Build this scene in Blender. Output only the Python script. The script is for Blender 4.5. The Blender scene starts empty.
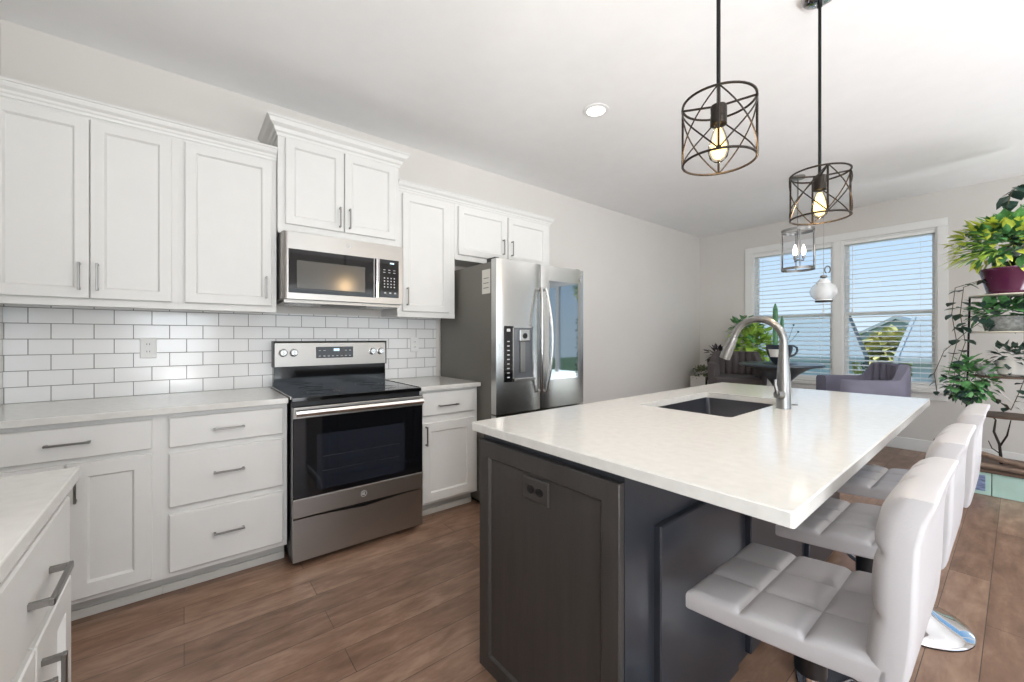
import bpy, bmesh, math, random
from mathutils import Vector, Matrix
random.seed(7)
PI = math.pi
S = bpy.context.scene
COL = S.collection

# ------------------------------------------------------------ camera
CX, CH = 3.1255, 1.2407
YAW = 0.8939
cd = bpy.data.cameras.new('camera'); cam = bpy.data.objects.new('camera', cd); COL.objects.link(cam)
cam.location = (CX, 0, CH); cam.rotation_euler = (PI / 2, 0, YAW)
cd.sensor_width = 36; cd.lens = 408.08 / 1024 * 36; cd.shift_y = -3.2 / 1024; cd.clip_start = 0.02; cd.clip_end = 300
S.camera = cam
S.view_settings.view_transform = 'Standard'; S.view_settings.look = 'None'
S.view_settings.gamma = 1; S.view_settings.use_curve_mapping = False
S.view_settings.exposure = 0.08

# ------------------------------------------------------------ sky
W = bpy.data.worlds.new('sky'); S.world = W; W.use_nodes = True
nt = W.node_tree; nt.nodes.clear()
out = nt.nodes.new('ShaderNodeOutputWorld'); bg = nt.nodes.new('ShaderNodeBackground')
tc = nt.nodes.new('ShaderNodeTexCoord'); sep = nt.nodes.new('ShaderNodeSeparateXYZ')
ramp = nt.nodes.new('ShaderNodeValToRGB')
nt.links.new(tc.outputs['Generated'], sep.inputs[0]); nt.links.new(sep.outputs['Z'], ramp.inputs[0])
ramp.color_ramp.elements[0].position = 0.0; ramp.color_ramp.elements[0].color = (.72, .85, .95, 1)
ramp.color_ramp.elements[1].position = 0.42; ramp.color_ramp.elements[1].color = (.25, .50, .85, 1)
nt.links.new(ramp.outputs[0], bg.inputs[0]); bg.inputs[1].default_value = 1.05
nt.links.new(bg.outputs[0], out.inputs[0])

def area(name, loc, rot, sx, sy, power, col=(1, 1, 1), spread=None):
    l = bpy.data.lights.new(name, 'AREA'); l.shape = 'RECTANGLE'; l.size = sx; l.size_y = sy
    l.energy = power; l.color = col
    if spread: l.spread = spread
    o = bpy.data.objects.new(name, l); COL.objects.link(o); o.location = loc; o.rotation_euler = rot
    return o
# daylight lamps in the side openings; rear and upward lamps are added fill
DAY = (.90, .95, 1)
area('daylight_side_door', (5.90, 2.6, 1.20), (0, PI / 2, 0), 2.0, 3.2, 30, DAY)
area('daylight_side_window', (5.90, -.1, 1.5), (0, PI / 2, 0), 1.3, .9, 34, DAY)
area('rear_fill', (4.8, -.62, 1.35), (PI / 2, 0, 0), 1.5, 1.7, 34, DAY)  # added lamp behind the camera, brightens the window wall
area('ceiling_fill_side', (5.85, 2.6, .35), (0, math.radians(90 + 58), 0), .5, 3.2, 48, (.96, .97, 1), math.radians(120))  # added upward lamp by the side door, lifts the ceiling
o_ = area('ceiling_fill_rear', (4.8, -.5, .62), (0, 0, 0), 1.4, .4, 46, (.96, .98, 1), math.radians(115)); o_.rotation_euler = Vector((.75, -.30, -.95)).to_track_quat('Z', 'Y').to_euler()  # added upward lamp behind the camera, fills the left ceiling
area('ceiling_fill_back', (4.85, 6.15, .40), (-math.radians(90 + 55), 0, 0), 1.5, .5, 26, (.96, .97, 1), math.radians(130))  # added upward lamp at the patio door, fills the far ceiling
sl = bpy.data.lights.new('sun', 'SUN'); sl.energy = 4.2; sl.angle = .02; sl.color = (1, .96, .9)
so_ = bpy.data.objects.new('sun', sl); COL.objects.link(so_); so_.rotation_euler = Vector((-.75, -.38, .75)).to_track_quat('Z', 'Y').to_euler()
CEIL = 2.80
def spot_down(name, x, y, p):
    l = bpy.data.lights.new(name, 'AREA'); l.shape = 'DISK'; l.size = .13; l.energy = p; l.color = (1, .97, .92)
    o = bpy.data.objects.new(name, l); COL.objects.link(o); o.location = (x, y, CEIL - .012)

# ------------------------------------------------------------ materials
def P_(name):
    m = bpy.data.materials.new(name); m.use_nodes = True
    return m, m.node_tree.nodes, m.node_tree.links, m.node_tree.nodes['Principled BSDF']
def lin(c):
    return tuple(((x / 255) / 12.92 if x / 255 <= .04045 else ((x / 255 + .055) / 1.055) ** 2.4) for x in c) + (1,)
def mat(name, rgb, rough=.5, metal=0, noise=0, nscale=8, bump=0, bscale=60, spec=.5, stretch=(1, 1, 1), coat=0, emit=0, rvar=0):
    m, N, L, B = P_(name)
    c = lin(rgb)
    B.inputs['Base Color'].default_value = c; B.inputs['Roughness'].default_value = rough
    B.inputs['Metallic'].default_value = metal; B.inputs['Specular IOR Level'].default_value = spec
    B.inputs['Coat Weight'].default_value = coat; B.inputs['Coat Roughness'].default_value = .1
    if emit:
        B.inputs['Emission Color'].default_value = c; B.inputs['Emission Strength'].default_value = emit
    t = N.new('ShaderNodeTexCoord'); mp = N.new('ShaderNodeMapping'); mp.inputs['Scale'].default_value = stretch
    L.new(t.outputs['Object'], mp.inputs[0])
    nz = N.new('ShaderNodeTexNoise'); nz.inputs['Scale'].default_value = nscale; nz.inputs['Detail'].default_value = 5
    L.new(mp.outputs[0], nz.inputs['Vector'])
    rp = N.new('ShaderNodeValToRGB'); k = max(noise, .012)
    rp.color_ramp.elements[0].position = .3; rp.color_ramp.elements[1].position = .7
    rp.color_ramp.elements[0].color = tuple(max(0, v * (1 - k)) for v in c[:3]) + (1,)
    rp.color_ramp.elements[1].color = tuple(min(1, v * (1 + k)) for v in c[:3]) + (1,)
    L.new(nz.outputs['Fac'], rp.inputs[0]); L.new(rp.outputs[0], B.inputs['Base Color'])
    if rvar:
        mr = N.new('ShaderNodeMapRange'); mr.inputs['To Min'].default_value = rough - rvar; mr.inputs['To Max'].default_value = rough + rvar
        L.new(nz.outputs['Fac'], mr.inputs['Value']); L.new(mr.outputs[0], B.inputs['Roughness'])
    if bump:
        n2 = N.new('ShaderNodeTexNoise'); n2.inputs['Scale'].default_value = bscale; n2.inputs['Detail'].default_value = 3
        L.new(mp.outputs[0], n2.inputs['Vector'])
        b = N.new('ShaderNodeBump'); b.inputs['Strength'].default_value = bump; b.inputs['Distance'].default_value = .003
        L.new(n2.outputs['Fac'], b.inputs['Height']); L.new(b.outputs[0], B.inputs['Normal'])
    return m
M = {}
M['wall'] = mat('wall_paint', (218, 214, 209), .85, noise=.01, nscale=3, bump=.12, bscale=220)
M['ceiling'] = mat('ceiling_paint', (242, 242, 242), .9, bump=.2, bscale=150)
M['cab'] = mat('white_cabinet_paint', (222, 221, 218), .38, bump=.03, bscale=300)
M['trim'] = mat('white_trim_paint', (236, 236, 234), .4)
M['toe'] = mat('toe_kick_paint', (200, 198, 192), .6)
M['quartz'] = mat('white_quartz', (212, 210, 205), .11, noise=.035, nscale=35, rvar=.02)
M['nickel'] = mat('brushed_nickel', (148, 147, 145), .3, 1, bump=.05, bscale=200)
M['steel'] = mat('stainless_steel', (200, 200, 198), .24, 1, noise=.012, nscale=6, stretch=(1, 1, 10))
M['steelh'] = mat('brushed_stainless_panel', (168, 165, 161), .36, 1, noise=.012, nscale=6, stretch=(1, 1, 12))
M['fside'] = mat('grey_appliance_side', (112, 109, 102), .45, .1, bump=.1, bscale=500)
M['chrome'] = mat('polished_chrome', (220, 220, 222), .07, 1)
M['blackglass'] = mat('black_glass', (14, 15, 18), .05, 0, spec=.6)
M['ovenwin'] = mat('oven_window_glass', (33, 36, 44), .06, spec=.7)
M['mwwin'] = mat('microwave_window_screen', (88, 86, 82), .16, .4, spec=.8)
M['black'] = mat('black_plastic', (22, 22, 24), .35)
M['cook'] = mat('black_ceramic_cooktop', (10, 10, 12), .08, spec=.6)
M['burner'] = mat('grey_burner_ring', (40, 40, 42), .3)
M['white_ink'] = mat('pale_printed_marks', (200, 200, 200), .6)
M['lcd'] = mat('lit_display', (190, 215, 230), .4, emit=1.0)
M['dark'] = mat('charcoal_stained_wood', (58, 55, 53), .42, noise=.14, nscale=6, stretch=(5, 5, .5), bump=.15, bscale=40)
M['navy'] = mat('charcoal_painted_panel', (47, 50, 56), .28, noise=.06, nscale=5)
M['darkin'] = mat('dark_outlet_plastic', (62, 59, 57), .35)
M['iron'] = mat('bronze_black_metal', (52, 47, 43), .38, .85)
M['ironblack'] = mat('black_metal_rod', (22, 22, 23), .35, .6)
M['leather'] = mat('pale_grey_faux_leather', (184, 181, 182), .42, noise=.03, nscale=9, bump=.1, bscale=260)
M['velvet'] = mat('slate_grey_velvet', (112, 110, 126), .8, noise=.15, nscale=5, bump=.1, bscale=200)
M['velvetdark'] = mat('charcoal_velvet', (84, 78, 78), .8, noise=.12, nscale=5, bump=.1, bscale=200)
M['sink'] = mat('brushed_steel_basin', (104, 104, 108), .33, 1, noise=.05, nscale=10, rvar=.04)
M['outlet'] = mat('white_outlet_plastic', (232, 232, 230), .4)
M['slot'] = mat('outlet_slots', (60, 60, 60), .6)
M['paper'] = mat('paper_label', (224, 221, 212), .8)
M['slat'] = mat('white_blind_slat', (246, 246, 244), .5)
M['table'] = mat('dark_slate_table', (62, 72, 80), .3, noise=.1)
M['cup'] = mat('dark_blue_ceramic', (50, 58, 68), .25)
M['potwhite'] = mat('white_ceramic', (228, 226, 220), .35)
M['potpurple'] = mat('plum_glazed_ceramic', (88, 36, 66), .14, noise=.2, nscale=6, coat=.5)
M['potgrey'] = mat('mottled_grey_stone_pot', (150, 152, 150), .7, noise=.35, nscale=40, bump=.5, bscale=60)
M['soil'] = mat('potting_soil', (52, 42, 35), .95, noise=.3, nscale=60)
M['leafbright'] = mat('yellow_green_leaves', (172, 208, 92), .45, noise=.45, nscale=9)
M['leaflime'] = mat('lime_leaves', (214, 226, 92), .45, noise=.35, nscale=9)
M['leafmid'] = mat('mid_green_leaves', (96, 152, 92), .45, noise=.45, nscale=12)
M['leafdark'] = mat('dark_green_leaves', (52, 76, 66), .4, noise=.4, nscale=14)
M['leafpurple'] = mat('dark_purple_leaves', (48, 36, 46), .45, noise=.3, nscale=14)
M['succ'] = mat('olive_succulent_leaves', (108, 118, 84), .5, noise=.3, nscale=30)
M['cactus'] = mat('cactus_skin', (80, 128, 90), .55, noise=.2, nscale=30)
M['stem'] = mat('plant_stem', (92, 86, 62), .6, noise=.2)
M['driftwood'] = mat('weathered_driftwood', (128, 108, 94), .8, noise=.35, nscale=10, stretch=(1, 6, 1), bump=.5, bscale=25)
M['plate'] = mat('pale_shelf_plate', (214, 208, 190), .35)
M['greenglass'] = mat('pale_green_glass_case', (182, 214, 204), .15, noise=.08, nscale=6)
M['picture'] = mat('blue_grey_picture', (128, 142, 176), .3, noise=.55, nscale=18, stretch=(1, 1, 3))
M['wood_stand'] = mat('brown_wooden_stand', (92, 72, 58), .6, noise=.2)
M['siding'] = mat('pale_blue_grey_siding', (176, 192, 198), .8, noise=.06, nscale=3, stretch=(.2, .2, 12))
M['siding2'] = mat('light_grey_siding', (196, 202, 206), .8, noise=.06, nscale=3, stretch=(.2, .2, 12))
M['roof'] = mat('slate_blue_shingles', (66, 74, 76), .8, noise=.3, nscale=6)
M['roofpale'] = mat('pale_slate_shingles', (160, 170, 170), .85, noise=.08, nscale=5)
M['roof2'] = mat('grey_shingles', (176, 182, 182), .85, noise=.08, nscale=6)
M['housetrim'] = mat('house_white_trim', (225, 228, 230), .6)
M['housewin'] = mat('house_window_glass', (70, 84, 98), .1)
M['grass'] = mat('lawn_grass', (96, 122, 74), .9, noise=.25, nscale=2)
M['treeleaf'] = mat('autumn_yellow_green_foliage', (206, 200, 132), .7, noise=.25, nscale=3)
M['bark'] = mat('tree_bark', (88, 74, 62), .9, noise=.3)
M['rubber'] = mat('black_rubber', (28, 27, 27), .7)
M['hang'] = mat('milky_white_glass', (240, 243, 244), .15)

def glass_mat(name, tint=(1, 1, 1), refl=.12, rough=.0):
    m = bpy.data.materials.new(name); m.use_nodes = True; N = m.node_tree.nodes; L = m.node_tree.links; N.clear()
    o = N.new('ShaderNodeOutputMaterial'); mx = N.new('ShaderNodeMixShader'); t = N.new('ShaderNodeBsdfTransparent')
    g = N.new('ShaderNodeBsdfGlossy'); lw = N.new('ShaderNodeLayerWeight'); lw.inputs[0].default_value = refl
    t.inputs[0].default_value = tint + (1,); g.inputs['Roughness'].default_value = rough
    L.new(lw.outputs['Fresnel'], mx.inputs[0]); L.new(t.outputs[0], mx.inputs[1]); L.new(g.outputs[0], mx.inputs[2])
    L.new(mx.outputs[0], o.inputs[0]); return m
M['pane'] = glass_mat('clear_window_glass', (.97, .99, 1), .12)
M['bulbglass'] = glass_mat('clear_bulb_glass', (1, .95, .86), .08)
M['lampglass'] = glass_mat('clear_lantern_glass', (.97, .98, 1), .06)
def frost_mat():
    m = bpy.data.materials.new('frosty_white_glass'); m.use_nodes = True; N = m.node_tree.nodes; L = m.node_tree.links; N.clear()
    o = N.new('ShaderNodeOutputMaterial'); mx = N.new('ShaderNodeMixShader'); mx.inputs[0].default_value = .45
    t = N.new('ShaderNodeBsdfTransparent'); g = N.new('ShaderNodeBsdfPrincipled'); g.inputs['Base Color'].default_value = (.95, .96, .96, 1); g.inputs['Roughness'].default_value = .1
    L.new(t.outputs[0], mx.inputs[1]); L.new(g.outputs[0], mx.inputs[2]); L.new(mx.outputs[0], o.inputs[0]); return m
M['frost'] = frost_mat()
M['fridgeglass'] = mat('mirror_tinted_door_glass', (150, 158, 164), .03, .9)
def emis(name, rgb, s):
    m = bpy.data.materials.new(name); m.use_nodes = True; N = m.node_tree.nodes; N.clear()
    o = N.new('ShaderNodeOutputMaterial'); e = N.new('ShaderNodeEmission'); e.inputs[0].default_value = lin(rgb); e.inputs[1].default_value = s
    m.node_tree.links.new(e.outputs[0], o.inputs[0]); return m
M['filament'] = emis('glowing_filament', (255, 196, 110), 40)
M['glowbulb'] = emis('glowing_amber_bulb_core', (255, 224, 150), 3.6)
M['glowwhite'] = emis('glowing_white_bulb', (255, 244, 225), 6)
M['downlight'] = emis('lit_recessed_lens', (255, 250, 240), 5)

def floor_mat():
    m, N, L, B = P_('hand_scraped_wood_floor')
    t = N.new('ShaderNodeTexCoord'); mp = N.new('ShaderNodeMapping'); mp.inputs['Rotation'].default_value = (0, 0, PI / 2)
    mp.inputs['Location'].default_value = (0, .012, 0)
    L.new(t.outputs['Object'], mp.inputs[0])
    br = N.new('ShaderNodeTexBrick'); br.offset = .37; br.offset_frequency = 2
    br.inputs['Scale'].default_value = 1; br.inputs['Brick Width'].default_value = 1.35; br.inputs['Row Height'].default_value = .145
    br.inputs['Mortar Size'].default_value = .0015; br.inputs['Mortar Smooth'].default_value = .4; br.inputs['Bias'].default_value = 0
    br.inputs['Color1'].default_value = (0, 0, 0, 1); br.inputs['Color2'].default_value = (1, 1, 1, 1); br.inputs['Mortar'].default_value = (.5, .5, .5, 1)
    L.new(mp.outputs[0], br.inputs[0])
    m2 = N.new('ShaderNodeMapping'); m2.inputs['Scale'].default_value = (6, 1.7, 1); L.new(t.outputs['Object'], m2.inputs[0])
    nz = N.new('ShaderNodeTexNoise'); nz.inputs['Scale'].default_value = 3; nz.inputs['Detail'].default_value = 9; nz.inputs['Roughness'].default_value = .62; nz.inputs['Distortion'].default_value = .25
    L.new(m2.outputs[0], nz.inputs['Vector'])
    rp = N.new('ShaderNodeValToRGB'); e = rp.color_ramp.elements
    e[0].position = .2; e[0].color = lin((103, 77, 61)); e[1].position = .8; e[1].color = lin((172, 141, 119))
    mid = e.new(.5); mid.color = lin((137, 107, 88))
    mixv = N.new('ShaderNodeMath'); mixv.operation = 'MULTIPLY_ADD'; mixv.inputs[1].default_value = .22
    add = N.new('ShaderNodeMath'); add.operation = 'SUBTRACT'; add.inputs[1].default_value = .11
    L.new(br.outputs['Color'], mixv.inputs[0]); L.new(nz.outputs['Fac'], mixv.inputs[2]); L.new(mixv.outputs[0], add.inputs[0])
    L.new(add.outputs[0], rp.inputs[0])
    mx = N.new('ShaderNodeMix'); mx.data_type = 'RGBA'; mx.inputs['B'].default_value = lin((70, 54, 45))
    L.new(br.outputs['Fac'], mx.inputs['Factor']); L.new(rp.outputs[0], mx.inputs['A']); L.new(mx.outputs['Result'], B.inputs['Base Color'])
    B.inputs['Roughness'].default_value = .33; B.inputs['Specular IOR Level'].default_value = .5
    mw = N.new('ShaderNodeMapping'); mw.inputs['Scale'].default_value = (30, 2.2, 1); L.new(t.outputs['Object'], mw.inputs[0])
    n3 = N.new('ShaderNodeTexNoise'); n3.inputs['Scale'].default_value = 1; n3.inputs['Detail'].default_value = 3; L.new(mw.outputs[0], n3.inputs['Vector'])
    sb = N.new('ShaderNodeMath'); sb.operation = 'SUBTRACT'; L.new(n3.outputs['Fac'], sb.inputs[0]); L.new(br.outputs['Fac'], sb.inputs[1])
    bp = N.new('ShaderNodeBump'); bp.inputs['Strength'].default_value = .45; bp.inputs['Distance'].default_value = .004
    L.new(sb.outputs[0], bp.inputs['Height']); L.new(bp.outputs[0], B.inputs['Normal'])
    return m
M['floor'] = floor_mat()

def tile_mat(axis):
    m, N, L, B = P_('white_subway_tile_' + axis)
    t = N.new('ShaderNodeTexCoord'); sp = N.new('ShaderNodeSeparateXYZ'); cb = N.new('ShaderNodeCombineXYZ')
    L.new(t.outputs['Object'], sp.inputs[0]); L.new(sp.outputs['Y' if axis == 'y' else 'X'], cb.inputs[0]); L.new(sp.outputs['Z'], cb.inputs[1])
    mp = N.new('ShaderNodeMapping'); mp.inputs['Location'].default_value = (.6105, 0, 0)
    L.new(cb.outputs[0], mp.inputs[0])
    br = N.new('ShaderNodeTexBrick'); br.offset = .5; br.offset_frequency = 2
    br.inputs['Scale'].default_value = 1; br.inputs['Brick Width'].default_value = .1556; br.inputs['Row Height'].default_value = .0797
    br.inputs['Mortar Size'].default_value = .002; br.inputs['Mortar Smooth'].default_value = .15; br.inputs['Bias'].default_value = -.5
    br.inputs['Color1'].default_value = lin((236, 236, 235)); br.inputs['Color2'].default_value = lin((229, 229, 228)); br.inputs['Mortar'].default_value = lin((138, 136, 133))
    L.new(mp.outputs[0], br.inputs[0]); L.new(br.outputs['Color'], B.inputs['Base Color'])
    mr = N.new('ShaderNodeMapRange'); mr.inputs['To Min'].default_value = .14; mr.inputs['To Max'].default_value = .8
    L.new(br.outputs['Fac'], mr.inputs['Value']); L.new(mr.outputs[0], B.inputs['Roughness'])
    bp = N.new('ShaderNodeBump'); bp.inputs['Strength'].default_value = .6; bp.inputs['Distance'].default_value = .002; bp.invert = True
    L.new(br.outputs['Fac'], bp.inputs['Height']); L.new(bp.outputs[0], B.inputs['Normal'])
    return m
M['tiley'] = tile_mat('y'); M['tilex'] = tile_mat('x')

# ------------------------------------------------------------ mesh helpers
def ident(p): return Vector(p)
class G:
    """collects shapes in a bmesh"""
    def __init__(s, f=None): s.bm = bmesh.new(); s.f = f or ident
    def v(s, p): return s.bm.verts.new(s.f(p))
    def face(s, vs):
        try: return s.bm.faces.new(vs)
        except ValueError: return None
    def box(s, x0, x1, y0, y1, z0, z1, b=0, seg=2):
        vs = [s.v((x, y, z)) for x in (x0, x1) for y in (y0, y1) for z in (z0, z1)]
        fs = [s.face([vs[i] for i in q]) for q in ((0, 1, 3, 2), (4, 6, 7, 5), (0, 4, 5, 1), (2, 3, 7, 6), (0, 2, 6, 4), (1, 5, 7, 3))]
        if b:
            es = list({e for f in fs for e in f.edges})
            bmesh.ops.bevel(s.bm, geom=es, offset=b, segments=seg, affect='EDGES', profile=.5)
        return s
    def tube(s, pts, r, n=8, closed=False, caps=True):
        pts = [Vector(p) for p in pts]; k = len(pts); rs = r if isinstance(r, (list, tuple)) else [r] * k
        rings = []; ref = None
        for i, p in enumerate(pts):
            a = pts[(i - 1) % k] if (closed or i > 0) else p
            c = pts[(i + 1) % k] if (closed or i < k - 1) else p
            d = (c - a).normalized()
            if ref is None:
                ref = Vector((0, 0, 1)) if abs(d.z) < .9 else Vector((1, 0, 0))
            ref = (ref - d * ref.dot(d)).normalized(); bn = d.cross(ref)
            rings.append([s.v(p + (ref * math.cos(2 * PI * j / n) + bn * math.sin(2 * PI * j / n)) * rs[i]) for j in range(n)])
        m = k if closed else k - 1
        for i in range(m):
            A, B_ = rings[i], rings[(i + 1) % k]
            for j in range(n):
                s.face([A[j], A[(j + 1) % n], B_[(j + 1) % n], B_[j]])
        if caps and not closed:
            s.face(rings[0][::-1]); s.face(rings[-1])
        return s
    def lathe(s, prof, c=(0, 0, 0), n=32, cap0=True, cap1=True):
        rings = []
        for r, z in prof:
            rings.append([s.v((c[0] + r * math.cos(2 * PI * j / n), c[1] + r * math.sin(2 * PI * j / n), c[2] + z)) for j in range(n)])
        for A, B_ in zip(rings, rings[1:]):
            for j in range(n): s.face([A[j], A[(j + 1) % n], B_[(j + 1) % n], B_[j]])
        if cap0: s.face(rings[0][::-1])
        if cap1: s.face(rings[-1])
        return s
    def cyl(s, a, b, r, n=20, r2=None):
        return s.tube([a, b], [r, r if r2 is None else r2], n)
    def prism(s, poly, fn0, fn1):
        A = [s.v(fn0(p)) for p in poly]; B_ = [s.v(fn1(p)) for p in poly]; n = len(poly)
        for j in range(n): s.face([A[j], A[(j + 1) % n], B_[(j + 1) % n], B_[j]])
        s.face(A[::-1]); s.face(B_); return s
    def rings(s, loops, cap0=True, cap1=True):
        R = [[s.v(p) for p in l] for l in loops]; n = len(R[0])
        for A, B_ in zip(R, R[1:]):
            for j in range(n): s.face([A[j], A[(j + 1) % n], B_[(j + 1) % n], B_[j]])
        if cap0: s.face(R[0][::-1])
        if cap1: s.face(R[-1])
        return s
    def sphere(s, c, r, sc=(1, 1, 1), u=16, w=10):
        loops = []
        for i in range(1, w):
            a = PI * i / w
            loops.append([(c[0] + r * sc[0] * math.sin(a) * math.cos(2 * PI * j / u), c[1] + r * sc[1] * math.sin(a) * math.sin(2 * PI * j / u), c[2] - r * sc[2] * math.cos(a)) for j in range(u)])
        return s.rings(loops)
    def build(s, name, m, parent=None, smooth=False, base=None):
        bmesh.ops.recalc_face_normals(s.bm, faces=s.bm.faces[:])
        b = base if base is not None else (parent['_b'] if parent is not None and '_b' in parent else None)
        if b is not None:
            bmesh.ops.translate(s.bm, verts=s.bm.verts[:], vec=-Vector(b))
        me = bpy.data.meshes.new(name); s.bm.to_mesh(me); s.bm.free()
        if smooth:
            for p in me.polygons: p.use_smooth = True
            try: me.set_sharp_from_angle(angle=math.radians(38))
            except Exception: pass
        mm = m if isinstance(m, bpy.types.Material) else M[m]
        me.materials.append(mm)
        o = bpy.data.objects.new(name, me); COL.objects.link(o)
        if parent is not None:
            o.parent = parent; o['_b'] = list(b)
        return o
def thing(name, label, cat, loc=(0, 0, 0), group=None, kind=None, rz=0):
    o = bpy.data.objects.new(name, None); COL.objects.link(o); o.location = loc; o.empty_display_size = .1
    o['_b'] = list(loc); o.rotation_euler = (0, 0, rz)
    tag(o, label, cat, group, kind); return o
def tag(o, label=None, cat=None, group=None, kind=None):
    if label: o['label'] = label
    if cat: o['category'] = cat
    if group: o['group'] = group
    if kind: o['kind'] = kind
    return o
def struct(name, g, m, label=None):
    o = g.build(name, m); o['kind'] = 'structure'
    tag(o, label or name.replace('_', ' '), name.split('_')[0]); return o
def copy_tree(o, parent=None):
    c = o.copy(); COL.objects.link(c)
    if parent is not None: c.parent = parent
    for ch in [x for x in o.children]: copy_tree(ch, c)
    return c
def mapper(axis, pos, sign=1):
    """local (a,b,c): a along the wall, b up, c out of the wall"""
    if axis == 'x': return lambda p: Vector((pos + sign * p[2], p[0], p[1]))
    return lambda p: Vector((p[0], pos + sign * p[2], p[1]))
def rect(a0, a1, b0, b1, c, i=0): return [(a0 + i, b0 + i, c), (a1 - i, b0 + i, c), (a1 - i, b1 - i, c), (a0 + i, b1 - i, c)]
def shaker(f, a0, a1, b0, b1, t=.022, r=.06, dep=.012):
    g = G(f)
    g.rings([rect(a0, a1, b0, b1, 0), rect(a0, a1, b0, b1, t - .003), rect(a0, a1, b0, b1, t, .003), rect(a0, a1, b0, b1, t, r), rect(a0, a1, b0, b1, t - dep, r + .008)])
    return g
def slab(f, a0, a1, b0, b1, t=.022):
    g = G(f); g.rings([rect(a0, a1, b0, b1, 0), rect(a0, a1, b0, b1, t - .004), rect(a0, a1, b0, b1, t, .004)]); return g
def pull(f, a, b, c0, L=.13, vert=True, w=.0045, so=.034):
    g = G(f); h = L / 2
    if vert:
        g.box(a - w, a + w, b - h, b + h, c0 + so - .008, c0 + so, .0015, 1)
        for s_ in (-1, 1): g.box(a - w * .8, a + w * .8, b + s_ * (h - .006) - .005, b + s_ * (h - .006) + .005, c0, c0 + so - .006)
    else:
        g.box(a - h, a + h, b - w, b + w, c0 + so - .008, c0 + so, .0015, 1)
        for s_ in (-1, 1): g.box(a + s_ * (h - .006) - .005, a + s_ * (h - .006) + .005, b - w * .8, b + w * .8, c0, c0 + so - .006)
    return g

# ------------------------------------------------------------ room shell
YL, YB, XR = -.70, 6.27, 6.0
g = G(); g.box(-.1, XR + .1, YL - .1, YB + .1, -.1, 0); struct('floor', g, 'floor', 'brown hand-scraped wood plank floor')
g = G(); g.box(-.1, XR + .1, YL - .1, YB + .1, CEIL, CEIL + .1); struct('ceiling', g, 'ceiling', 'flat white ceiling')
g = G(); g.box(-.1, 0, YL - .1, YB + .1, 0, CEIL); struct('wall_cabinets', g, 'wall', 'long light grey wall behind the cabinets')
g = G(); g.box(0, 4.0, YL - .1, YL, 0, CEIL); g.box(5.6, XR, YL - .1, YL, 0, CEIL); g.box(4.0, 5.6, YL - .1, YL, 0, .45); g.box(4.0, 5.6, YL - .1, YL, 2.25, CEIL); struct('wall_left', g, 'wall', 'light grey wall at the left end of the kitchen')  # rear opening cut for the added fill window
# window wall with two openings
WZ0, WZ1 = .70, 2.425
W1 = (.755, 1.68); W2 = (1.765, 2.575)
g = G()
DX0, DX1 = 3.95, 5.75
g.box(0, DX0, YB, YB + .12, 0, WZ0); g.box(0, XR, YB, YB + .12, WZ1, CEIL)
g.box(0, W1[0], YB, YB + .12, WZ0, WZ1); g.box(W1[1], W2[0], YB, YB + .12, WZ0, WZ1); g.box(W2[1], DX0, YB, YB + .12, WZ0, WZ1); g.box(DX1, XR, YB, YB + .12, 0, WZ1)
struct('wall_windows', g, 'wall', 'light grey wall with the double window')
# right wall with sliding door and window opening (out of frame, lets the daylight in)
g = G()
g.box(XR, XR + .1, YL, -.6, 0, CEIL); g.box(XR, XR + .1, .4, .9, 0, CEIL); g.box(XR, XR + .1, 4.3, YB, 0, CEIL)
g.box(XR, XR + .1, -.6, .4, 0, .8); g.box(XR, XR + .1, -.6, .4, 2.2, CEIL); g.box(XR, XR + .1, .9, 4.3, 2.2, CEIL)
struct('wall_right', g, 'wall', 'light grey wall with the sliding glass door')
def casing(g, a0, a1, z0, z1, w, t, f):
    gg = G(f)
    gg.box(a0 - w, a1 + w, z1, z1 + w, 0, t, .003); gg.box(a0 - w, a0, z0, z1, 0, t, .003); gg.box(a1, a1 + w, z0, z1, 0, t, .003)
    return gg
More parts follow.
